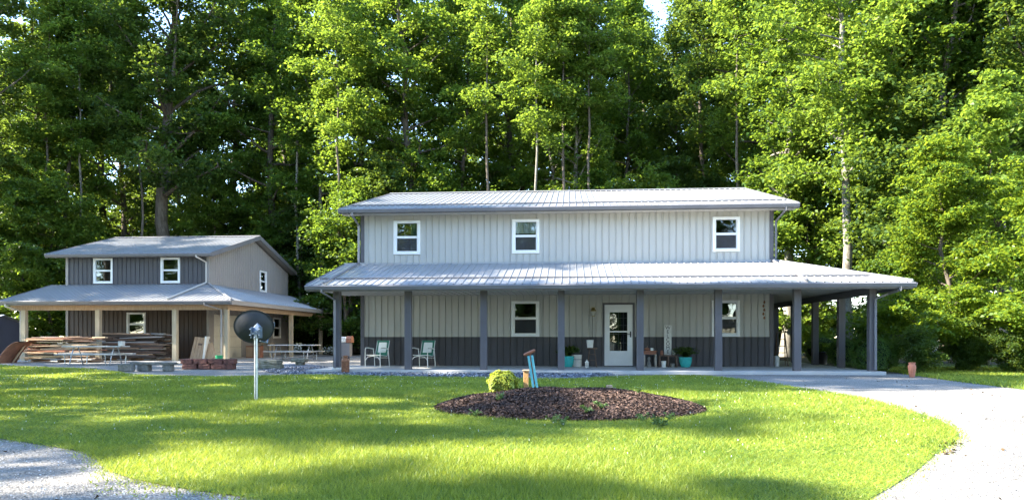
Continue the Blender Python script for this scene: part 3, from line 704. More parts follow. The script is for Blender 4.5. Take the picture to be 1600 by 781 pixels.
# ------------------------------------------------------------------ things on the porch
def porch(px, Y): return (XA(px, Y), Y, SL)
def make_chair(loc, rz, label):
    t = thing('patio_chair', loc, label, 'chair', 'patio chairs on the porch', rz)
    W = .31; r = .014
    for sx in (-1, 1):
        MB().tube([(sx * W, -.27, 0), (sx * W, -.28, .3), (sx * W, -.27, .60)], r, 7).build('leg', 'tube_white', t)
        MB().tube([(sx * W, .25, 0), (sx * (W - .01), .22, .33), (sx * W, .16, .62)], r, 7).build('leg', 'tube_white', t)
        MB().tube([(sx * W, -.27, .595), (sx * W, -.24, .635), (sx * W, -.1, .64), (sx * W, .2, .60)], [.016, .02, .02, .016], 7).build('armrest', 'tube_white', t)
    MB().tube([(-W, -.27, .22), (-.2, -.27, .34), (0, -.27, .37), (.2, -.27, .34), (W, -.27, .22)], .010, 6).build('brace', 'tube_white', t)
    MB().tube([(-W, .23, .3), (W, .23, .3)], .010, 6).build('brace', 'tube_white', t)
    MB().tube([(-.25, -.26, .40), (.25, -.26, .40)], .013, 6).tube([(-.26, -.26, .40), (-.25, .2, .36), (-.25, .34, .88)], .013, 6).tube([(.26, -.26, .40), (.25, .2, .36), (.25, .34, .88)], .013, 6).tube([(-.25, .34, .88), (.25, .34, .88)], .013, 6).build('frame', 'tube_white', t)
    s = MB(); b = MB(); n = 8
    for k in range(n):
        a0, a1 = k / n, (k + 1) / n
        f = lambda q: (-.27 + .47 * q, .41 - .05 * q - .03 * math.sin(q * math.pi))
        (y0, z0), (y1, z1) = f(a0), f(a1); s.add([(-.25, y0, z0), (.25, y0, z0), (.25, y1, z1), (-.25, y1, z1)], [(0, 1, 2, 3)], True)
        h = lambda q: (.2 + .14 * q + .02 * math.sin(q * math.pi), .36 + .53 * q)
        (y0, z0), (y1, z1) = h(a0), h(a1); b.add([(-.25, y0 - .015, z0), (.25, y0 - .015, z0), (.25, y1 - .015, z1), (-.25, y1 - .015, z1)], [(0, 1, 2, 3)], True)
    s.build('seat', 'green_cloth', t); b.build('backrest', 'green_cloth', t)
    m = Matrix.Translation((0, .245, .47)) @ Matrix.Rotation(R(-14.5), 4, 'X')
    MB().cbox(-.17, .17, -.03, 0, 0, .36, .012, m=m).build('back_pad', 'white_cloth', t)
    return t
ch = make_chair(porch(590, 24.55), R(-22), 'green sling patio chair with white pad, nearest the left corner of the house')
dup(ch, porch(662, 24.55), R(-19), 'green sling patio chair with white pad, just right of the second porch post')

# rusty milk can
x, y = XA(540, 22.0), 21.98
mc = thing('milk_can', (x, y, 0.01), 'rusty old milk can standing beside the left porch post', 'milk can')
MB().lathe([(.115, 0), (.12, .02), (.118, .33), (.125, .345), (.112, .37), (.07, .43), (.065, .47), (.08, .485)], 20).build('body', 'rust', mc)
MB().lathe([(.0, .53), (.06, .525), (.085, .50), (.085, .48)], 20).build('lid', 'rust', mc)
for sx in (-1, 1): MB().tube([(sx * .075, 0, .45), (sx * .125, 0, .45), (sx * .128, 0, .38), (sx * .112, 0, .36)], .009, 6).build('handle', 'rust', mc)

# grill behind the corner
gr = thing('barbecue_grill', (XA(541, 36.5), 36.5, 0), 'grey cabinet grill with reddish hood seen past the left corner of the house', 'grill')
MB().cbox(-.25, .25, -.22, .22, .1, .82, .015).build('cabinet', 'gutter', gr)
MB().cbox(-.30, .06, -.25, .25, .82, 1.12, .04).build('side_panel', 'white_cloth', gr)
MB().prism([(.065, -.25, .82), (.065, .25, .82), (.065, .25, 1.02), (.065, .12, 1.15), (.065, -.12, 1.15), (.065, -.25, 1.02)], (.25, 0, 0)).build('hood', 'wood_red', gr)
for sx in (-.2, .2): MB().tube([(sx - .02, -.2, .08), (sx + .02, -.2, .08)], .08, 12).build('wheel', 'black', gr)

def fern(parent, r, h, n, m='leaf_weed', size=.06, droop=.5, z0=0.):
    L_ = []
    for k in range(n):
        a = random.uniform(0, 6.28); rr = r * random.uniform(.4, 1.1); hh = h * random.uniform(.5, 1.1)
        for j in range(12):
            t = (j + 1) / 12
            L_.append((rr * t * math.cos(a), rr * t * math.sin(a), z0 + hh * (t * 1.7 - t * t * (.7 + droop)) + random.gauss(0, .01)))
    L_ = np.array(L_)
    return fastmesh('foliage', leaves(L_, size, .8, .55), 4, m, parent)
def pot(px, Y, rad, h, label, plant=True, pm='teal_pot', prof=None):
    t = thing('potted_plant', porch(px, Y), label, 'potted plant')
    p = prof or [(rad * .62, 0), (rad * .85, h * .25), (rad, h * .62), (rad * .98, h * .86), (rad * 1.04, h * .93), (rad * 1.04, h), (rad * .9, h), (rad * .88, h * .9)]
    MB().lathe(p, 28).build('pot', pm, t)
    MB().lathe([(0, h * .9), (rad * .88, h * .9)], 20).build('soil', 'soil', t)
    fern(t, rad * 2.0, h * 1.7, 90, 'leaf_c', .075, .45, h * .8)
    return t
pot(888, 24.9, .20, .36, 'leafy plant in a glossy teal pot, left of the white door')
pot(1071, 24.9, .215, .34, 'leafy plant in a glossy teal pot, right of the welcome sign')
# crock
t = thing('crock', porch(901.5, 24.95), 'tall cream stoneware crock between the teal pot and the stool', 'crock')
MB().lathe([(.145, 0), (.16, .02), (.165, .37), (.172, .38), (.172, .41), (.155, .41), (.15, .30), (0, .29)], 24).build('body', 'crock', t)
MB().lathe([(.167, .24), (.168, .245), (.168, .26), (.167, .265)], 24).build('band', 'gutter', t)
# stool, bucket on it
t = thing('stool', porch(925, 24.95), 'dark wooden stool with splayed legs carrying a white bucket', 'stool')
MB().lathe([(.0, .60), (.17, .60), (.18, .61), (.18, .635), (.17, .645), (0, .645)], 20).build('seat', 'wood_dark', t)
for k in range(4):
    a = R(45 + 90 * k); c, s = math.cos(a), math.sin(a)
    MB().tube([(c * .11, s * .11, .61), (c * .22, s * .22, 0)], [.017, .014], 7).build('leg', 'wood_dark', t)
for zz in (.22, .42):
    q = .22 - .11 * zz / .61; ps = [(math.cos(R(45 + 90 * k)) * q, math.sin(R(45 + 90 * k)) * q, zz) for k in range(5)]
    MB().tube(ps, .009, 5).build('stretcher', 'wood_dark', t)
def bucket(loc, r, h, label, m='enamel', handle=True, cat='bucket'):
    b = thing('bucket', loc, label, cat)
    MB().lathe([(r * .8, 0), (r * .82, .01), (r, h - .01), (r * 1.05, h), (r * .96, h), (r * .8, .03), (0, .02)], 20).build('body', m, b)
    if handle: MB().tube([(r * math.cos(a), -.02, h * .93 + r * 1.0 * math.sin(a)) for a in np.linspace(0, math.pi, 10)], .005, 5).build('handle', 'black', b)
    return b
xs, ys, zs = porch(922, 24.95); bucket((xs, ys, SL + .645), .12, .26, 'white enamel bucket standing on the dark stool')
# little lantern
t = thing('lantern', porch(917, 24.45), 'small white lantern on the porch floor in front of the stool', 'lantern')
MB().cbox(-.06, .06, -.06, .06, 0, .02, .004).lathe([(.075, .17), (.02, .225), (.015, .24)], 4, smooth=False).build('body', 'enamel', t)
for sx in (-1, 1):
    for sy in (-1, 1): MB().box(sx * .05 - .006, sx * .05 + .006, sy * .05 - .006, sy * .05 + .006, .02, .17).build('upright', 'enamel', t)
MB().box(-.042, .042, -.042, .042, .021, .165).build('glass', 'lampglass', t)
MB().tube([(.03 * math.cos(a), 0, .235 + .03 * math.sin(a)) for a in np.linspace(0, math.pi, 8)], .004, 5).build('handle', 'enamel', t)
# side table
t = thing('side_table', porch(1015, 24.95), 'reddish wooden side table right of the door, against the wall', 'table')
MB().cbox(-.23, .23, -.18, .18, .51, .55, .006).cbox(-.20, .20, -.15, .15, .43, .508, .004).build('tabletop', 'wood_red', t)
for sx in (-1, 1):
    for sy in (-1, 1): MB().cbox(sx * .19 - .028, sx * .19 + .028, sy * .14 - .028, sy * .14 + .028, 0, .428, .004).build('leg', 'wood_grey', t)
bx, by, bz = porch(1018.5, 24.9)
t = thing('mug', (bx, by, bz + .55), 'small white mug on the reddish side table', 'mug')
MB().lathe([(.04, 0), (.042, .09), (.037, .09), (.034, .01), (0, .01)], 16).build('body', 'enamel', t)
MB().tube([(.04 + .03 * math.sin(a), 0, .045 + .03 * math.cos(a)) for a in np.linspace(0, math.pi, 8)], .006, 5).build('handle', 'enamel', t)
bx, by, bz = porch(1011, 24.95)
t = thing('pumpkin', (bx, by, bz + .55), 'small brownish red pumpkin on the reddish side table', 'pumpkin')
pv = MB(); n = 24; pr = []
for i in range(9):
    th = math.pi * i / 8; pr.append((.085 * math.sin(th), .055 - .055 * math.cos(th)))
vsx = []
for r_, z_ in pr:
    for k in range(n): rr = r_ * (1 + .09 * math.cos(8 * 2 * math.pi * k / n)); vsx.append((rr * math.cos(2 * math.pi * k / n), rr * math.sin(2 * math.pi * k / n), z_))
pv.add(vsx, [(i * n + k, i * n + (k + 1) % n, (i + 1) * n + (k + 1) % n, (i + 1) * n + k) for i in range(8) for k in range(n)], True).build('body', 'wood_red', t)
MB().tube([(0, 0, .10), (.01, 0, .14), (.03, 0, .155)], [.012, .008, .006], 6).build('stem', 'wood_tan', t)
t = thing('figurine', porch(1014, 24.8), 'small dark and pale figurine under the reddish side table', 'figurine')
MB().lathe([(.07, 0), (.075, .06), (.05, .16), (.03, .22), (.05, .27), (.045, .32), (0, .35)], 14).build('body', 'grey_stone', t)
# bench with the sign
t = thing('bench', porch(1043.5, 25.0), 'dark wooden bench against the wall carrying the tall welcome sign', 'bench')
MB().cbox(-.31, .31, -.16, .16, .36, .40, .006).build('seat', 'wood_dark', t)
for sx in (-.28, -.0, .28): MB().cbox(sx - .025, sx + .025, -.14, .14, 0, .358, .004).build('leg', 'wood_dark', t)
bx, by, bz = porch(1043.5, 25.12)
sg = thing('welcome_sign', (bx, by + .02, bz + .402), 'tall narrow white board lettered WELCOME standing on the dark bench', 'sign')
sm = Matrix.Rotation(R(-10), 4, 'X') @ Matrix.Rotation(R(1.5), 4, 'Y')
MB().cbox(-.122, .122, -.012, .012, 0, 1.02, .003, m=sm).build('board', 'sign', sg)
fc = bpy.data.curves.new('lettering', 'FONT'); fc.body = 'W\nE\nL\nC\nO\nM\nE'; fc.align_x = 'CENTER'; fc.size = .165; fc.space_line = .83; fc.extrude = .002
tmp = bpy.data.objects.new('tmp', fc); col.objects.link(tmp); bpy.context.view_layer.update()
me = bpy.data.meshes.new_from_object(tmp.evaluated_get(bpy.context.evaluated_depsgraph_get())); bpy.data.objects.remove(tmp)
me.materials.clear(); me.materials.append(M['ink']); me.transform(sm @ Matrix.Translation((0, -.0145, .875)) @ Matrix.Rotation(R(90), 4, 'X'))
lt = bpy.data.objects.new('lettering', me); col.objects.link(lt); lt.parent = sg
bx, by, bz = porch(1037, 24.85); bucket((bx, by, bz), .085, .21, 'small white pail on the floor under the bench', handle=False)
bx, by, bz = porch(1051, 24.8); bucket((bx, by, bz), .08, .13, 'low grey pan on the floor under the right end of the bench', m='grey_stone', handle=False, cat='pan')
bx, by, bz = porch(1053, 24.93)
t = thing('figurine', (bx, by, bz + .402), 'small white bird figurine on the bench, right of the sign', 'figurine')
MB().lathe([(.0, 0), (.05, .01), (.06, .05), (.04, .1), (.0, .12)], 14).lathe([(0, 0), (.03, .02), (.03, .05), (0, .07)], 12, (-.04, 0, .09)).build('body', 'white_cloth', t)
bx, by, bz = porch(1034, 24.9)
t = thing('jar', (bx, by, bz + .402), 'dark red jar on the bench, left of the sign', 'jar')
MB().lathe([(.045, 0), (.055, .03), (.055, .1), (.035, .14), (.038, .16), (0, .16)], 14).build('body', 'wood_red', t)
# wind chime hanging at the right end of the wall
wxp = XA(1193.5, 24.9)
t = thing('wind_chime', (wxp, 24.9, 1.72), 'dark wind chime hanging from the porch ceiling near the right corner', 'wind chime')
MB().tube([(0, 0, .58), (0, 0, CZ - 1.72 - .001)], .004, 4).build('cord', 'black', t)
for k in range(5):
    zz = .58 - k * .13; MB().lathe([(.0, 0), (.03, .02), (.035, .05), (.01, .1), (0, .1)], 8, ((-1) ** k * .015, 0, zz - .1)).build('bell', 'rust', t)
# step ladder with bucket, at the right end
lx_, ly_ = XA(1220, 26.6), 26.6
t = thing('step_ladder', (lx_, ly_, SL), 'dark wooden step ladder standing under the carport roof', 'ladder', rz=R(-8))
for sx in (-1, 1):
    MB().tube([(sx * .21, -.25, 0), (sx * .13, 0, 1.15)], .022, 4).build('rail', 'wood_dark', t)
    MB().tube([(sx * .20, .35, 0), (sx * .12, .02, 1.12)], .018, 4).build('rear_leg', 'wood_dark', t)
for k in range(4):
    q = (k + 1) / 5; MB().cbox(-.21 + .08 * q, .21 - .08 * q, -.31 + .25 * q, -.2 + .25 * q, 1.15 * q - .012, 1.15 * q + .012, .003).build('step', 'wood_dark', t)
MB().cbox(-.15, .15, -.07, .09, 1.15, 1.18, .004).build('top_step', 'wood_dark', t)
bucket((XA(1211, 25.9) + .04, 25.85, SL), .10, .36, 'tall white bucket at the foot of the step ladder', handle=False)
# black planter under the carport
bx, by = XA(1282, 28.3), 28.3
t = thing('planter', (bx, by, SL), 'large black tub planter with leafy plant under the carport', 'planter')
MB().lathe([(.22, 0), (.26, .42), (.275, .43), (.275, .46), (.24, .46), (.235, .40)], 24).build('pot', 'black', t)
MB().lathe([(0, .41), (.235, .41)], 20).build('soil', 'soil', t)
fern(t, .5, .55, 60, 'leaf_a', .09, .4, .4)

# ------------------------------------------------------------------ shrubs
def shrub(loc, rx, rz_, n, m, label, size=.045, core=True, name='round_shrub', seed=1):
    t = thing(name, loc, label, 'shrub')
    g = np.random.default_rng(seed)
    d = g.normal(0, 1, (n, 3)); d /= np.linalg.norm(d, axis=1)[:, None]
    lump = 1 + .10 * np.sin(d[:, 0] * 7 + seed) + .08 * np.sin(d[:, 1] * 8 + 2) + .07 * np.sin(d[:, 2] * 9 + d[:, 0] * 6)
    rr = lump * (1 - np.abs(g.normal(0, .07, n)))
    P = d * rr[:, None] * np.array([rx, rx, rz_]) + np.array([0, 0, rz_ * .98]); k = P[:, 2] > .01
    fastmesh('foliage', leaves(P[k], size, .5, .6, out=d[k] * 1.1), 4, m, t)
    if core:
        MB().lathe([(.76 * rx * math.sin(a), rz_ * (.98 - .76 * math.cos(a))) for a in np.linspace(.15, math.pi, 14)], 20).build('dark_core', 'core', t)  # added solid core; its near-black colour stands in for shade among the leaves
    return t
def gx(px, Y): return (XA(px, Y), Y, 0)
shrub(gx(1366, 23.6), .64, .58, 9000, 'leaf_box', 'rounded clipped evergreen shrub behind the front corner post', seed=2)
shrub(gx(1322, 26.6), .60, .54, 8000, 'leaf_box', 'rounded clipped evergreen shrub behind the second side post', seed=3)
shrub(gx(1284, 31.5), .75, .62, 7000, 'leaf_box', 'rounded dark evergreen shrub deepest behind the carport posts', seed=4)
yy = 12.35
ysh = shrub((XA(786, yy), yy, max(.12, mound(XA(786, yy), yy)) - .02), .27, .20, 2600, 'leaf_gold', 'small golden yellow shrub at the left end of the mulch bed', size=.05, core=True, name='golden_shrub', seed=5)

# garden pieces in the bed
bx, by = XA(822, 12.5), 12.5
t = thing('rusty_post', (bx, by, mound(bx, by) - .02), 'short orange rusted post with flat cap in the mulch bed', 'post')
MB().cbox(-.042, .042, -.042, .042, 0, .36, .006).build('shaft', 'rust_orange', t)
MB().cbox(-.062, .062, -.055, .055, .36, .385, .006).build('cap', 'wood_tan', t)
bx, by = XA(837, 11.75), 11.75
t = thing('garden_pump', (bx, by, mound(bx, by) - .02), 'leaning turquoise twin slats with a rusty crosspiece on top, in the mulch bed', 'garden ornament')
tm = Matrix.Rotation(R(-9), 4, 'Y')
for sx in (-.028, .028): MB().cbox(sx - .018, sx + .018, -.02, .02, 0, .56, .004, m=tm).build('slat', 'turq', t)
MB().cbox(-.012, .012, -.012, .012, .10, .60, .003, m=tm).build('rod', 'rust', t)
MB().tube([tm @ Vector(p) for p in ((-.10, 0, .585), (.0, 0, .61), (.09, 0, .635))], [.022, .026, .022], 8).build('crosspiece', 'wood_red', t)
def rock(loc, sx, sy, sz, label, m, name='rock', cat='rock', rz=0., seed=0, blocky=.55, group=None):
    g = random.Random(seed); o = MB()
    vsr = []; fsr = []; key = {}; n = 6; pw = 3 + 9 * blocky
    def vid(p):
        kk = tuple(round(q * 100) for q in p)
        if kk not in key:
            l = sum(abs(q) ** pw for q in p) ** (1 / pw); j = 1 + g.uniform(-.05, .05)
            key[kk] = len(vsr); vsr.append((p[0] / l * sx / 2 * j, p[1] / l * sy / 2 * (1 + g.uniform(-.06, .06)), (p[2] / l * (1 + g.uniform(-.05, .05)) + 1) * sz / 2))
        return key[kk]
    for ax in range(3):
        for sg in (-1, 1):
            for i in range(n):
                for k in range(n):
                    q = []
                    for di, dk in ((0, 0), (1, 0), (1, 1), (0, 1)):
                        p = [0, 0, 0]; p[ax] = sg; p[(ax + 1) % 3] = -1 + 2 * (i + di) / n; p[(ax + 2) % 3] = -1 + 2 * (k + dk) / n; q.append(vid(p))
                    fsr.append(tuple(q if sg > 0 else q[::-1]))
    r = o.add(vsr, fsr, False).build(name, m); r.location = loc; r.rotation_euler = (0, 0, rz)
    return tag(r, label, cat, group)
bx, by = XA(952, 12.2), 12.2
rock((bx, by, mound(bx, by) - .02), .10, .09, .11, 'small tan rock on the back of the mulch bed', 'wood_tan', seed=3)
bx, by = XA(959, 12.35), 12.35
rock((bx, by, mound(bx, by) - .02), .07, .08, .09, 'small dark rock on the mulch bed, right of the tan rock', 'stone', seed=4)
for i, (px, py) in enumerate([(742, 640), (778, 634), (865, 649), (880, 652), (916, 643), (940, 641), (995, 628), (1025, 650), (1045, 645), (1033, 655), (1005, 646), (905, 618), (975, 606), (850, 610)]):
    X0, Y0 = gnd(px, py, .1); zz = mound(X0, Y0)
    t = thing('weed', (X0, Y0, zz), 'small green weed sprouting through the mulch', 'weed', 'weeds in the mulch bed')
    fern(t, .11, .13, 10, 'leaf_weed', .035, .3)
# terracotta urn
ux, uy = gnd(1425, 589)
t = thing('urn', (ux, uy, 0), 'terracotta urn standing on the grass beyond the drive', 'urn')
MB().lathe([(.064, 0), (.068, .02), (.088, .14), (.104, .27), (.092, .335), (.074, .355), (.088, .385), (.092, .40), (.074, .40), (.065, .34)], 24).build('body', 'terracotta', t)

# ------------------------------------------------------------------ satellite dish
dx, dy = gnd(400, 625)
t = thing('satellite_dish', (dx, dy, 0), 'dark grey satellite dish seen from behind on a steel pole in the lawn', 'satellite dish')
MB().tube([(0, 0, 0), (0, 0, 1.20)], .030, 12).build('pole', 'steel', t)
dmx = Matrix.Translation((-.10, .10, 1.245)) @ Matrix.Rotation(R(12), 4, 'Z') @ Matrix.Rotation(R(-76), 4, 'X')
n, k2 = 40, 8; vsd = []; fsd = []
for layer, zoff in ((0, 0.), (1, .012)):
    for i in range(k2 + 1):
        q = i / k2
        for k in range(n):
            a = 2 * math.pi * k / n; vsd.append(dmx @ Vector((.345 * q * math.cos(a), .30 * q * math.sin(a), .085 * q * q + zoff)))
o1 = (k2 + 1) * n
for layer in (0, 1):
    for i in range(k2):
        for k in range(n):
            f = (layer * o1 + i * n + k, layer * o1 + i * n + (k + 1) % n, layer * o1 + (i + 1) * n + (k + 1) % n, layer * o1 + (i + 1) * n + k)
            fsd.append(f if layer else f[::-1])
for k in range(n): fsd.append((k2 * n + k, k2 * n + (k + 1) % n, o1 + k2 * n + (k + 1) % n, o1 + k2 * n + k))
MB().add(vsd, fsd, True).build('reflector', 'dish', t)
bm_ = MB().box(-.055, .055, -.05, .04, 1.13, 1.17).box(-.075, -.06, -.05, .09, 1.07, 1.26).box(.06, .075, -.05, .09, 1.07, 1.26)
bm_.prism([(-.085, .0, 1.18), (.085, .0, 1.18), (.06, .05, 1.27), (0, .05, 1.33), (-.06, .05, 1.27)], (0, .03, 0)).build('bracket', 'bracket', t)
MB().tube([(0, 0, 1.05), (0, 0, 1.16)], .038, 12).build('collar', 'steel', t)
for sx, zz in ((-.08, 1.12), (.08, 1.12), (-.08, 1.22), (.08, 1.22), (0, 1.08)): MB().tube([(sx - .012, -.055, zz), (sx + .012, -.055, zz)], .012, 6).build('bolt', 'steel', t)
MB().tube([(.02, .12, 1.02), (.03, .40, .98), (.0, .62, 1.28)], .014, 6).cbox(-.03, .05, .58, .70, 1.26, 1.36, .01).build('feed_arm', 'bracket', t)

# ------------------------------------------------------------------ yard clutter by the workshop
def stack(x0, x1, y0, y1, z0, z1, cols, label, group, seed, mats):
    g = random.Random(seed); n = 0; z = z0
    while z < z1:
        th = g.uniform(.035, .065)
        ys_ = y0
        while ys_ < y1 - .1:
            wd = g.uniform(.14, .26)
            Ln = (x1 - x0) * g.uniform(.55, 1.0); xs_ = x0 + g.uniform(0, (x1 - x0) - Ln) + g.uniform(-.25, .25)
            front = ys_ < y0 + .25
            if front or ys_ < y0 + .6 or z > z1 - .12:
                parts = [(xs_, Ln)]
                if g.random() < .4: q = g.uniform(.3, .7); parts = [(x0 + g.uniform(-.2, .1), (x1 - x0) * q), (x0 + (x1 - x0) * q + .03, (x1 - x0) * (1 - q) + g.uniform(-.2, .25))]
                for xa_, la in parts:
                    m = Matrix.Translation((xa_ + la / 2, ys_ + wd / 2 + (g.uniform(-.13, .03) if front else 0), z)) @ Matrix.Rotation(g.gauss(0, .035), 4, 'Z') @ Matrix.Rotation(g.gauss(0, .012), 4, 'Y')
                    o = MB().cbox(-la / 2, la / 2, -wd / 2, wd / 2, 0, th * .86, .004).build('board', mats[g.randrange(len(mats))])
                    o.matrix_world = m; tag(o, label, 'board', group); n += 1
            ys_ += wd + .02
        z += th + (g.uniform(.03, .05) if g.random() < .12 else .003)
    return n
lx0, lx1 = XA(44, 30.6), XA(150, 30.6)
def bearers(x0, x1, y0, y1, label, m):
    for q in (.1, .5, .9):
        x = x0 + (x1 - x0) * q
        tag(MB().cbox(x - .06, x + .06, y0, y1, .013, .113, .006).build('bearer', m), label, 'timber', 'bearers under the lumber stacks')
bearers(lx0, lx1, 30.4, 31.5, 'squared timber lying crosswise under the left lumber stack', 'plank0')
stack(lx0, lx1, 30.4, 31.5, .115, 1.06, 5, 'old board in the brown lumber stack at the left of the workshop porch', 'boards of the left lumber stack', 5, ['plank2', 'plank0', 'plank5', 'plank2', 'plank1', 'plank4'])
rx0, rx1 = XA(158, 33.0), XA(266, 33.0)
bearers(rx0, rx1, 32.5, 33.6, 'squared timber lying crosswise under the right lumber stack', 'plank0')
stack(rx0, rx1, 32.4, 33.6, .115, 1.26, 5, 'dark board in the lumber stack under the workshop window', 'boards of the right lumber stack', 9, ['plank3', 'plank4', 'plank1', 'plank3', 'plank3', 'plank0'])
# curved rusty sheet
cx, cy = XA(26, 29.6), 29.6
sh = MB(); n = 14
for k in range(n):
    f = lambda q: (.95 * q, .62 * math.sin(q * math.pi / 2) ** .8 * 1.45)
    (xa_, za), (xb_, zb) = f(k / n), f((k + 1) / n)
    sh.add([(xa_, -.5, za), (xb_, -.5, zb), (xb_, .6, zb), (xa_, .6, za), (xa_ + .03, -.5, za - .03), (xb_ + .03, -.5, zb - .03), (xb_ + .03, .6, zb - .03), (xa_ + .03, .6, za - .03)], [(0, 1, 2, 3), (7, 6, 5, 4), (0, 4, 5, 1), (3, 2, 6, 7)], True)
o = sh.build('curved_sheet', 'rust_brown'); o.location = (cx - .5, cy, .01); tag(o, 'curved rust brown sheet leaning against the left lumber stack', 'sheet')
for i, (px, dz, ln) in enumerate([(20, 1.05, 1.4), (33, 1.1, 1.7)]):
    bxp = XA(px, 29.9)
    o = MB().tube([(0, 0, 0), (.5, .25, ln * .55)], .04, 4).build('leaning_board', 'plank2'); o.location = (bxp - .3, 29.5 + i * .3, .01)
    tag(o, ['pale board leaning over the rust brown curved sheet', 'longer pale board leaning behind the rust brown curved sheet'][i], 'board')
def picnic(loc, rz, label, L_=2.35):
    t = thing('picnic_table', loc, label, 'picnic table', rz=rz)
    tt = MB()
    for k in range(4): tt.cbox(-L_ / 2, L_ / 2, -.36 + k * .183, -.36 + k * .183 + .175, .70, .74, .006)
    tt.build('tabletop', 'table_white', t)
    for sy in (-1, 1): MB().cbox(-L_ / 2, L_ / 2, sy * .68 - .13, sy * .68 + .13, .40, .44, .006).build('bench_seat', 'table_white', t)
    for sx in (-1, 1):
        x = sx * L_ * .34
        for sy in (-1, 1): MB().tube([(x, sy * .12, .70), (x, sy * .30, .40), (x, sy * .42, .02), (x, sy * .50, .02)], .022, 7).build('leg', 'steel', t)
        MB().tube([(x, -.78, .385), (x, .78, .385)], .022, 7).build('crossbar', 'steel', t)
        for sy in (-1, 1): MB().tube([(x, sy * .74, .385), (x, sy * .70, .02)], .018, 6).build('bench_leg', 'steel', t)
    return t
px_, py_ = XA(150, 27.9), 27.9
p1 = picnic((px_, py_, 0), R(3), 'pale picnic table in front of the lumber stacks')
dup(p1, (XA(460, 34.0), 34.0, 0), R(-4), 'pale picnic table right of the workshop, near the brown stone slabs')
t = thing('box', (XA(190, 27.7), 27.7, .742), 'small pale yellow box on the left picnic table', 'box')
MB().cbox(-.09, .09, -.09, .09, 0, .16, .008).cbox(-.095, .095, -.095, .095, .161, .19, .006).build('carton', 'crock', t)
# stone bench and blocks in front
def block(px, Y, w_, dpt, h, label, m='grey_stone', rz=0., z=0., seed=1):
    return rock((XA(px, Y), Y, z), w_, dpt, h, label, m, 'stone_block', 'stone block', rz, seed, .9)
block(197.5, 22.4, .46, .24, .25, 'rough grey stone block, leftmost before the workshop', seed=11)
block(226, 22.6, .34, .3, .22, 'rough grey block under the left end of the long stone slab', seed=12)
block(263, 22.6, .26, .3, .22, 'rough grey block under the right end of the long stone slab', seed=13)
block(240, 22.6, 1.5, .34, .085, 'long flat grey stone slab resting on two blocks', z=.21, seed=14)
k = 0
for row, z, xs_ in ((0, 0., [(298, .50), (322, .44), (341, .40), (358, .40)]), (1, .175, [(294, .42), (315, .46), (338, .48), (360, .38)])):
    for px, w_ in xs_:
        nm = ['first', 'second', 'third', 'fourth'][xs_.index((px, w_))]
        block(px, 24.2, w_, .3, .18, '%s reddish stone block from the left in the %s course of the low red stack' % (nm, ['bottom', 'top'][row]), 'red_stone', rz=random.uniform(-.08, .08), z=z, seed=20 + k); k += 1
block(424, 24.4, .74, .5, .17, 'mossy brown stone slab lying on the gravel behind the dish pole', 'stone', seed=31, rz=.1)
block(423, 24.4, .70, .48, .16, 'mossy brown stone slab, topmost of the stack behind the dish pole', 'stone', z=.16, seed=32, rz=-.06)
block(469, 28.0, .30, .3, .12, 'small stone under the mossy slab beside the right picnic table', 'stone', seed=33)
block(468, 28.0, .58, .4, .15, 'mossy stone slab perched on a small stone beside the right picnic table', 'stone', z=.11, seed=34)
# pallet leaning on the stack by the post
x_, y_ = XA(308, 32.6), 32.6
t = thing('pallet', (x_, y_, .013), 'brown slatted wooden pallet leaning upright on the workshop porch', 'pallet')
pm = Matrix.Rotation(R(6), 4, 'Y') @ Matrix.Rotation(R(-14), 4, 'X')
for k in range(5): MB().cbox(-.36 + k * .146, -.36 + k * .146 + .136, -.012, .012, 0, 1.1, .003, m=pm).build('slat', 'wood_tan', t)
for zz in (.06, .5, .98): MB().cbox(-.36, .36, .014, .08, zz, zz + .07, .003, m=pm).build('rail', 'wood_dark', t)
MB().cbox(-.12, .08, -.016, -.0125, .72, .82, .001, m=pm).build('stencil_mark', 'wood_dark', t)
o = MB().cbox(-.05, .05, -.15, .15, 0, 1.12, .004, m=Matrix.Rotation(R(7), 4, 'Y')).build('leaning_board', 'sign'); o.location = (XA(319, 32.7), 32.75, .013); tag(o, 'white board leaning beside the pallet', 'board')
o = MB().cbox(-.28, .28, -.02, .02, 0, .72, .004, m=Matrix.Rotation(R(-22), 4, 'Y') @ Matrix.Rotation(R(-12), 4, 'X')).build('leaning_board', 'wood_tan'); o.location = (XA(333, 32.9), 32.7, .1); tag(o, 'wide brown board slumped right of the pallet', 'board')
bucket((XA(342.5, 31.4), 31.4, .013), .16, .28, 'green plastic bucket on the workshop porch near the corner post', 'green_plastic')
t = thing('cabinet', (XA(398, 37.6), 37.6, .013), 'brown wooden cabinet beside the garage door behind the dish', 'cabinet')
MB().cbox(-.38, .38, -.22, .22, 0, .62, .01).build('body', 'wood_red', t)
for sx in (-.19, .19): MB().cbox(sx - .17, sx + .17, -.235, -.221, .05, .57, .004).build('door', 'wood_tan', t)
t = thing('work_table', (XA(416, 38.6), 38.6, .013), 'pale bare wood work table under the side porch', 'table')
MB().cbox(-.38, .38, -.3, .3, .72, .77, .006).build('tabletop', 'wood_tan', t)
for sx in (-1, 1):
    for sy in (-1, 1): MB().cbox(sx * .33 - .035, sx * .33 + .035, sy * .25 - .035, sy * .25 + .035, 0, .718, .004).build('leg', 'post_wood', t)

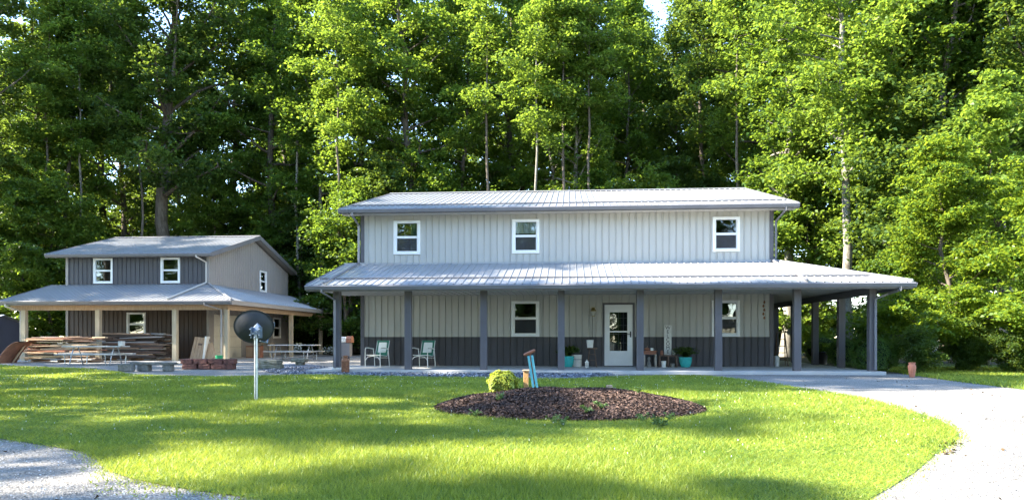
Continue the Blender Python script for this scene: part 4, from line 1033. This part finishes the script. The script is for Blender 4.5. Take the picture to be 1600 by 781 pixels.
# ------------------------------------------------------------------ trees
def gen_tree(seed, H, r0, cb, width, nl, lsize, lpc, spread=.75, up=.55, fork=None, wander=.35, prof=None, csz=1.0, ncl=6, flat=.38):
    g = np.random.default_rng(seed)
    K = 14; zs = np.linspace(0, 1, K)
    wx_ = np.cumsum(g.normal(0, wander, K)) * .45; wy_ = np.cumsum(g.normal(0, wander, K)) * .45; wx_ -= wx_[0]; wy_ -= wy_[0]
    tr_ = np.c_[wx_, wy_, zs * H]
    def tp(t): return np.array([np.interp(t, zs, tr_[:, i]) for i in range(3)])
    wood = MB()
    rad = r0 * (1 - zs * .93) ** .85; rad[0] *= 1.35; 
    wood.tube([tuple(p) for p in tr_], list(rad), 10)
    cl = []
    pf = prof or (lambda t: math.sin(math.pi * min(1, .18 + .82 * t)) ** .7 if t < .98 else .25)
    for i in range(nl):
        q = (i + g.uniform(0, 1)) / nl; t = cb + (1 - cb) * q * .98
        s = tp(t); az = i * 2.39996 + g.normal(0, .35); L = width * pf(q) * g.uniform(.65, 1.15)
        e = up * (.25 + 1.0 * q) + g.normal(0, .15)
        dirv = np.array([math.cos(az) * math.cos(e), math.sin(az) * math.cos(e), math.sin(e)])
        pts = [s]; p = s.copy(); m = 6
        for j in range(m):
            dirv = dirv + g.normal(0, .13, 3) + np.array([0, 0, .06 - .05 * j / m]); dirv /= np.linalg.norm(dirv)
            p = p + dirv * L / m; pts.append(p.copy())
        rr = max(.018, np.interp(t, zs, rad) * .48)
        wood.tube([tuple(a) for a in pts], list(np.linspace(rr, rr * .18, m + 1)), 5, caps=False)
        pts = np.array(pts)
        nc = max(3, int(ncl * (.5 + L / width)))
        for c in range(nc):
            f = .3 + .75 * (c + g.uniform(0, 1)) / nc; f = min(f, 1.0)
            b = np.array([np.interp(f * m, np.arange(m + 1), pts[:, k]) for k in range(3)])
            sd = g.normal(0, 1, 3) * np.array([1, 1, .55]); sd /= np.linalg.norm(sd); cc = b + sd * L * .28 * g.uniform(.3, 1.1) * (1.15 - .5 * f)
            cl.append(cc)
            if g.random() < .5: wood.tube([tuple(b), tuple((b + cc) / 2 + g.normal(0, .08, 3)), tuple(cc)], [rr * .3, rr * .2, .008], 4, caps=False)
    top = tp(1.); cl += [top + g.normal(0, .5, 3) for _ in range(4)]
    cl = np.array(cl)
    n = len(cl); cnt = np.maximum(20, (lpc * g.uniform(.5, 1.5, n)).astype(int))
    idx = np.repeat(np.arange(n), cnt); sz = (csz * g.uniform(.6, 1.25, n))[idx]
    off = g.normal(0, 1, (len(idx), 3)); off /= (np.linalg.norm(off, axis=1)[:, None] ** .45)
    # each clump has its own tilted spray plane
    tl = g.normal(0, .28, (n, 2))[idx]
    off[:, 2] = off[:, 2] * flat + off[:, 0] * tl[:, 0] + off[:, 1] * tl[:, 1] - .12 * (off[:, 0] ** 2 + off[:, 1] ** 2)
    P = cl[idx] + off * sz[:, None] * .62
    P = P[(P[:, 2] > .15)]
    return wood, leaves(P, lsize, .75, .62)
def tree_at(name, gen, leafm, barkm, loc, rz, label, group=None, cat='tree', scale=1.):
    wood, lv = gen
    t = thing(name, loc, label, cat, group, rz); t.scale = (scale,) * 3
    wood.build('trunk', barkm, t); fastmesh('crown', lv, 4, leafm, t)
    return t
def recrown(t, leafm=None, barkm=None):
    """give a copied tree other leaf or bark material while sharing the mesh shapes"""
    for c in t.children:
        mm = leafm if c.name.startswith('crown') else barkm
        if mm:
            c.material_slots[0].link = 'OBJECT'; c.material_slots[0].material = M[mm]
G = {}
G['tall1'] = gen_tree(11, 25, .30, .24, 4.1, 40, .235, 104, csz=.9)
G['tall2'] = gen_tree(12, 27, .34, .30, 4.5, 40, .24, 104, up=.8, csz=.9)
G['tall3'] = gen_tree(13, 23, .24, .20, 3.7, 38, .225, 102, up=.5, csz=.9)
G['broad'] = gen_tree(14, 25, .46, .36, 6.4, 38, .24, 106, up=.95, ncl=9, csz=1.0)
G['slim'] = gen_tree(15, 24, .17, .38, 3.0, 30, .225, 82, up=.7, csz=.85)
G['under'] = gen_tree(16, 10.5, .11, .12, 3.2, 26, .21, 98, up=.35, flat=.24, csz=.95)
G['maple'] = gen_tree(17, 12, .17, .07, 4.4, 34, .20, 145, up=.2, flat=.14, csz=1.0, prof=lambda t: (1 - t) ** .6 * .95 + .12, ncl=8)
G['bush'] = gen_tree(18, 3.6, .05, .08, 1.7, 22, .17, 70, up=.4, csz=.7)
G['airy'] = gen_tree(21, 22, .2, .3, 3.4, 24, .26, 46, up=.6, csz=.75, ncl=5)
G['pale'] = gen_tree(31, 23, .25, .36, 4.2, 34, .22, 108, up=.45, csz=.95, wander=.2)
G['pole'] = gen_tree(22, 23, .115, .55, 2.4, 18, .215, 78, up=.6, csz=.8, wander=.22)
PROTO = {}
def plant(kind, px, Y, label, name='forest_tree', leafm='leaf_a', barkm='bark', rz=None, scale=1., group=None, cat='tree', X=None):
    loc = (XA(px, Y) if X is None else X, Y, -.02)
    rz = random.uniform(0, 6.28) if rz is None else rz
    if kind not in PROTO:
        PROTO[kind] = (tree_at(name, G[kind], leafm, barkm, loc, rz, label, group, cat, scale), leafm, barkm)
        return PROTO[kind][0]
    p, l0, b0 = PROTO[kind]
    t = dup(p, loc, rz, label, scale)
    t.name = name
    if group: t['group'] = group
    elif 'group' in t: del t['group']
    recrown(t, leafm if leafm != l0 else None, barkm if barkm != b0 else None)
    return t
# front row, left to right
front = [
 ('tall2', -30, 44, 'dark leafy tree at the far left edge, behind the navy outbuilding', 'leaf_c', 'bark', 1.),
 ('tall1', 55, 49, 'leafy tree behind the left end of the workshop roof', 'leaf_c', 'bark', 1.),
 ('slim', 118, 47, 'slim leafy tree standing behind the left upper window of the workshop', 'leaf_a', 'bark', 1.),
 ('broad', 278, 48, 'big spreading tree with thick trunk rising behind the workshop roof', 'leaf_c', 'bark', 1.08),
 ('tall3', 190, 53, 'dense tree just left of the big spreading tree behind the workshop', 'leaf_c', 'bark', 1.1),
 ('tall1', 372, 52, 'leafy tree behind the right gable of the workshop', 'leaf_a', 'bark', 1.08),
 ('tall2', 440, 50, 'tall dark green tree in the gap left of the house', 'leaf_a', 'bark', .95),
 ('slim', 492, 47.8, 'slim tree with bare lower trunk in the gap between workshop and house', 'leaf_a', 'bark', 1.0),
 ('tall3', 560, 49, 'bright green tree behind the left end of the house roof', 'leaf_b', 'bark', 1.15),
 ('tall1', 640, 48, 'yellow green tree left of centre behind the house roof', 'leaf_b', 'bark', 1.05),
 ('slim', 735, 50, 'dark slender tree with bare trunk behind the middle of the house roof', 'leaf_a', 'bark', 1.08),
 ('tall2', 790, 52, 'tall leafy tree behind the middle upper window of the house', 'leaf_b', 'bark', .98),
 ('slim', 852, 47, 'slim tree with pale twin-looking stem right of the middle upper window', 'leaf_a', 'bark_pale', 1.0),
 ('tall3', 905, 46, 'yellow green tree with a low bright crown behind the centre of the ridge', 'leaf_b', 'bark_pale', .88),
 ('slim', 1092, 50, 'dark airy tree rising against open sky right of centre', 'leaf_c', 'bark', 1.1),
 ('slim', 985, 53, 'thin airy tree left of the open sky gap', 'leaf_a', 'bark', 1.0),
 ('slim', 1055, 56, 'thin dark tree standing in the open sky gap', 'leaf_c', 'bark', .95),
 ('tall3', 955, 59, 'leafy tree behind the yellow green tree at the centre of the ridge', 'leaf_a', 'bark', 1.1),
 ('tall1', 1085, 60, 'dark leafy tree right of the thin tree in the sky gap', 'leaf_c', 'bark', 1.05),
 ('tall2', 1175, 50, 'bright tall tree behind the right end of the house roof', 'leaf_b', 'bark', 1.0),
 ('tall1', 1228, 41.5, 'leafy tree just right of the house, trunk seen through the carport', 'leaf_a', 'bark_pale', .92),
 ('pale', 1326, 35.5, 'tall tree with pale straight trunk right of the house', 'leaf_b', 'bark_pale', .92),
 ('tall1', 1400, 40, 'bright leafy tree right of the pale trunked tree', 'leaf_b', 'bark', .95),
 ('tall3', 1475, 37, 'leafy tree behind the low bright maple', 'leaf_a', 'bark', 1.0),
 ('broad', 1560, 40, 'large dark tree with pale trunk near the right edge', 'leaf_a', 'bark_pale', .95),
 ('tall2', 1650, 34, 'dark tree at the far right edge', 'leaf_c', 'bark', .9),
]
for k, px, Y, lab, lm, bk, s in front: plant(k, px, Y, lab, leafm=lm, barkm=bk, scale=s * 1.08)
plant('under', 1032, 44.5, 'small understorey tree with thin pale stem above the ridge right of centre', 'understorey_tree', 'leaf_a', 'bark_pale')
und = [(-12, 46), (6, 50), (20, 43), (150, 50), (330, 50), (474, 49.5), (530, 44), (610, 44.5), (690, 45), (770, 44.5), (835, 46), (930, 44.5), (985, 46), (1110, 45), (1160, 46), (1264, 42), (1378, 41), (1450, 33), (1540, 31), (415, 49), (500, 52), (90, 44)]
for px, Y in und:
    plant('under', px, Y, 'low spreading understorey tree at the edge of the wood', 'understorey_tree', random.choice(['leaf_a', 'leaf_c', 'leaf_b']), scale=random.uniform(.8, 1.15), group='understorey trees along the wood edge')
for px, Y in [(66, 45.5), (140, 46.5), (225, 47), (476, 48.5), (541, 43.5), (748, 44), (846, 43), (866, 43.6), (905, 44), (1136, 44), (1262, 42), (1290, 43), (1384, 44), (1530, 38), (1585, 36)]:
    plant('pole', px, Y, 'slender pole like tree with bare straight stem at the wood edge', leafm=random.choice(['leaf_a', 'leaf_b']), barkm=random.choice(['bark', 'bark_pale']), scale=random.uniform(.9, 1.15), group='slender stems along the wood edge')
plant('maple', 1500, 25.5, 'low bright green maple with branches sweeping to the ground at right', 'maple_tree', 'leaf_m', 'bark', rz=.6, scale=.62)
plant('maple', 1625, 23.5, 'low bright maple cut off by the right edge of the picture', 'maple_tree', 'leaf_m', 'bark', rz=2.9, scale=.62)
plant('maple', 1445, 31, 'darker green maple between the carport and the bright maple', 'maple_tree', 'leaf_a', 'bark', rz=4.2, scale=.7)
g = random.Random(4)
kinds = ['tall1', 'tall2', 'tall3', 'slim']
for row, (Y0, Y1, n) in enumerate([(57, 63, 15), (68, 76, 11), (84, 95, 8)]):
    for i in range(n):
        Y = g.uniform(Y0, Y1); px = -110 + (1820) * (i + g.uniform(.15, .85)) / n
        if 985 < px < 1035 and row < 1: continue
        plant(g.choice(kinds), px, Y, 'tall forest tree standing deeper in the wood behind the front trees', leafm=g.choice(['leaf_a', 'leaf_a', 'leaf_c', 'leaf_b']), scale=g.uniform(.98, 1.15) * (1.14, 1.25, 1.42)[row], group='trees deeper in the wood')
for i in range(16):
    plant('under', -80 + 1750 * (i + g.uniform(.1, .9)) / 16, g.uniform(60, 68), 'low spreading understorey tree deep between the forest trunks', 'understorey_tree', 'leaf_a', scale=g.uniform(1.15, 1.45), group='understorey trees deep in the wood')
# bushes closing the wood edge
for i in range(46):
    px = -60 + 1720 * (i + g.uniform(0, 1)) / 46
    if 1285 < px < 1360: continue
    Y = g.uniform(46, 56) if px < 1230 else g.uniform(33, 42)
    if 1225 < px < 1286: Y = g.uniform(42.5, 46)
    if px > 1400: Y = g.uniform(22.5, 27) + (px - 1400) * -.004
    plant('bush', px, Y, 'leafy bush at the dark foot of the wood', 'bush', g.choice(['leaf_a', 'leaf_c', 'leaf_c']) if px < 1210 else ('leaf_c' if px > 1385 else 'leaf_m'), scale=g.uniform(.75, 1.25) * (.42 if px > 1380 else 1), group='bushes along the foot of the wood', cat='bush')  # leaf tone stands in for light: brighter by the carport, darker under the maple
# trees left of the picture and behind the viewer: they throw the dappled shade and show in the window panes
off = [('tall1', -20.5, 13.7, 1.02), ('airy', -24, 11.8, 1.1), ('tall3', -21, 16.5, 1.), ('airy', -17.5, 8.0, .62), ('under', -17, 11.4, .9), ('airy', -29, 4.6, 1.0), ('tall2', -33, 19, 1.), ('tall1', -34, 25, 1.), ('broad', -40, 31, .9), ('airy', -20, 4.4, .64), ('tall3', -19.5, 1.3, .62), ('airy', -15, 13.9, .7), ('maple', -15, -.4, .75), ('airy', -12.5, .9, .5), ('tall2', -42, 40, 1.)]
for k, X, Y, s in off:
    plant(k, 0, Y, 'tall tree beyond the left edge of the lawn', leafm=g.choice(['leaf_a', 'leaf_c']), scale=s, group='trees left of the lawn', X=X)
for X in (-78, -70, -62, -54, -46, -38, -31, -25, -19, -13, -7, -1, 5, 11, 17, 23, 30):
    Y, k, s = g.uniform(-31, -22), g.choice(['tall1', 'tall2', 'tall3', 'broad']), g.uniform(.85, 1.05)
    plant('under', 0, Y + 5, 'low spreading understorey tree across the drive behind the viewer', 'understorey_tree', 'leaf_a', scale=1.15, group='understorey trees across the drive', X=X + 4)
    plant('bush', 0, Y + 3, 'leafy bush across the drive behind the viewer', 'bush', 'leaf_a', scale=1.5, group='bushes across the drive', cat='bush', X=X + 2)
    plant(k, 0, Y, 'tall tree across the drive behind the viewer', leafm='leaf_a', scale=s, group='trees across the drive', X=X)
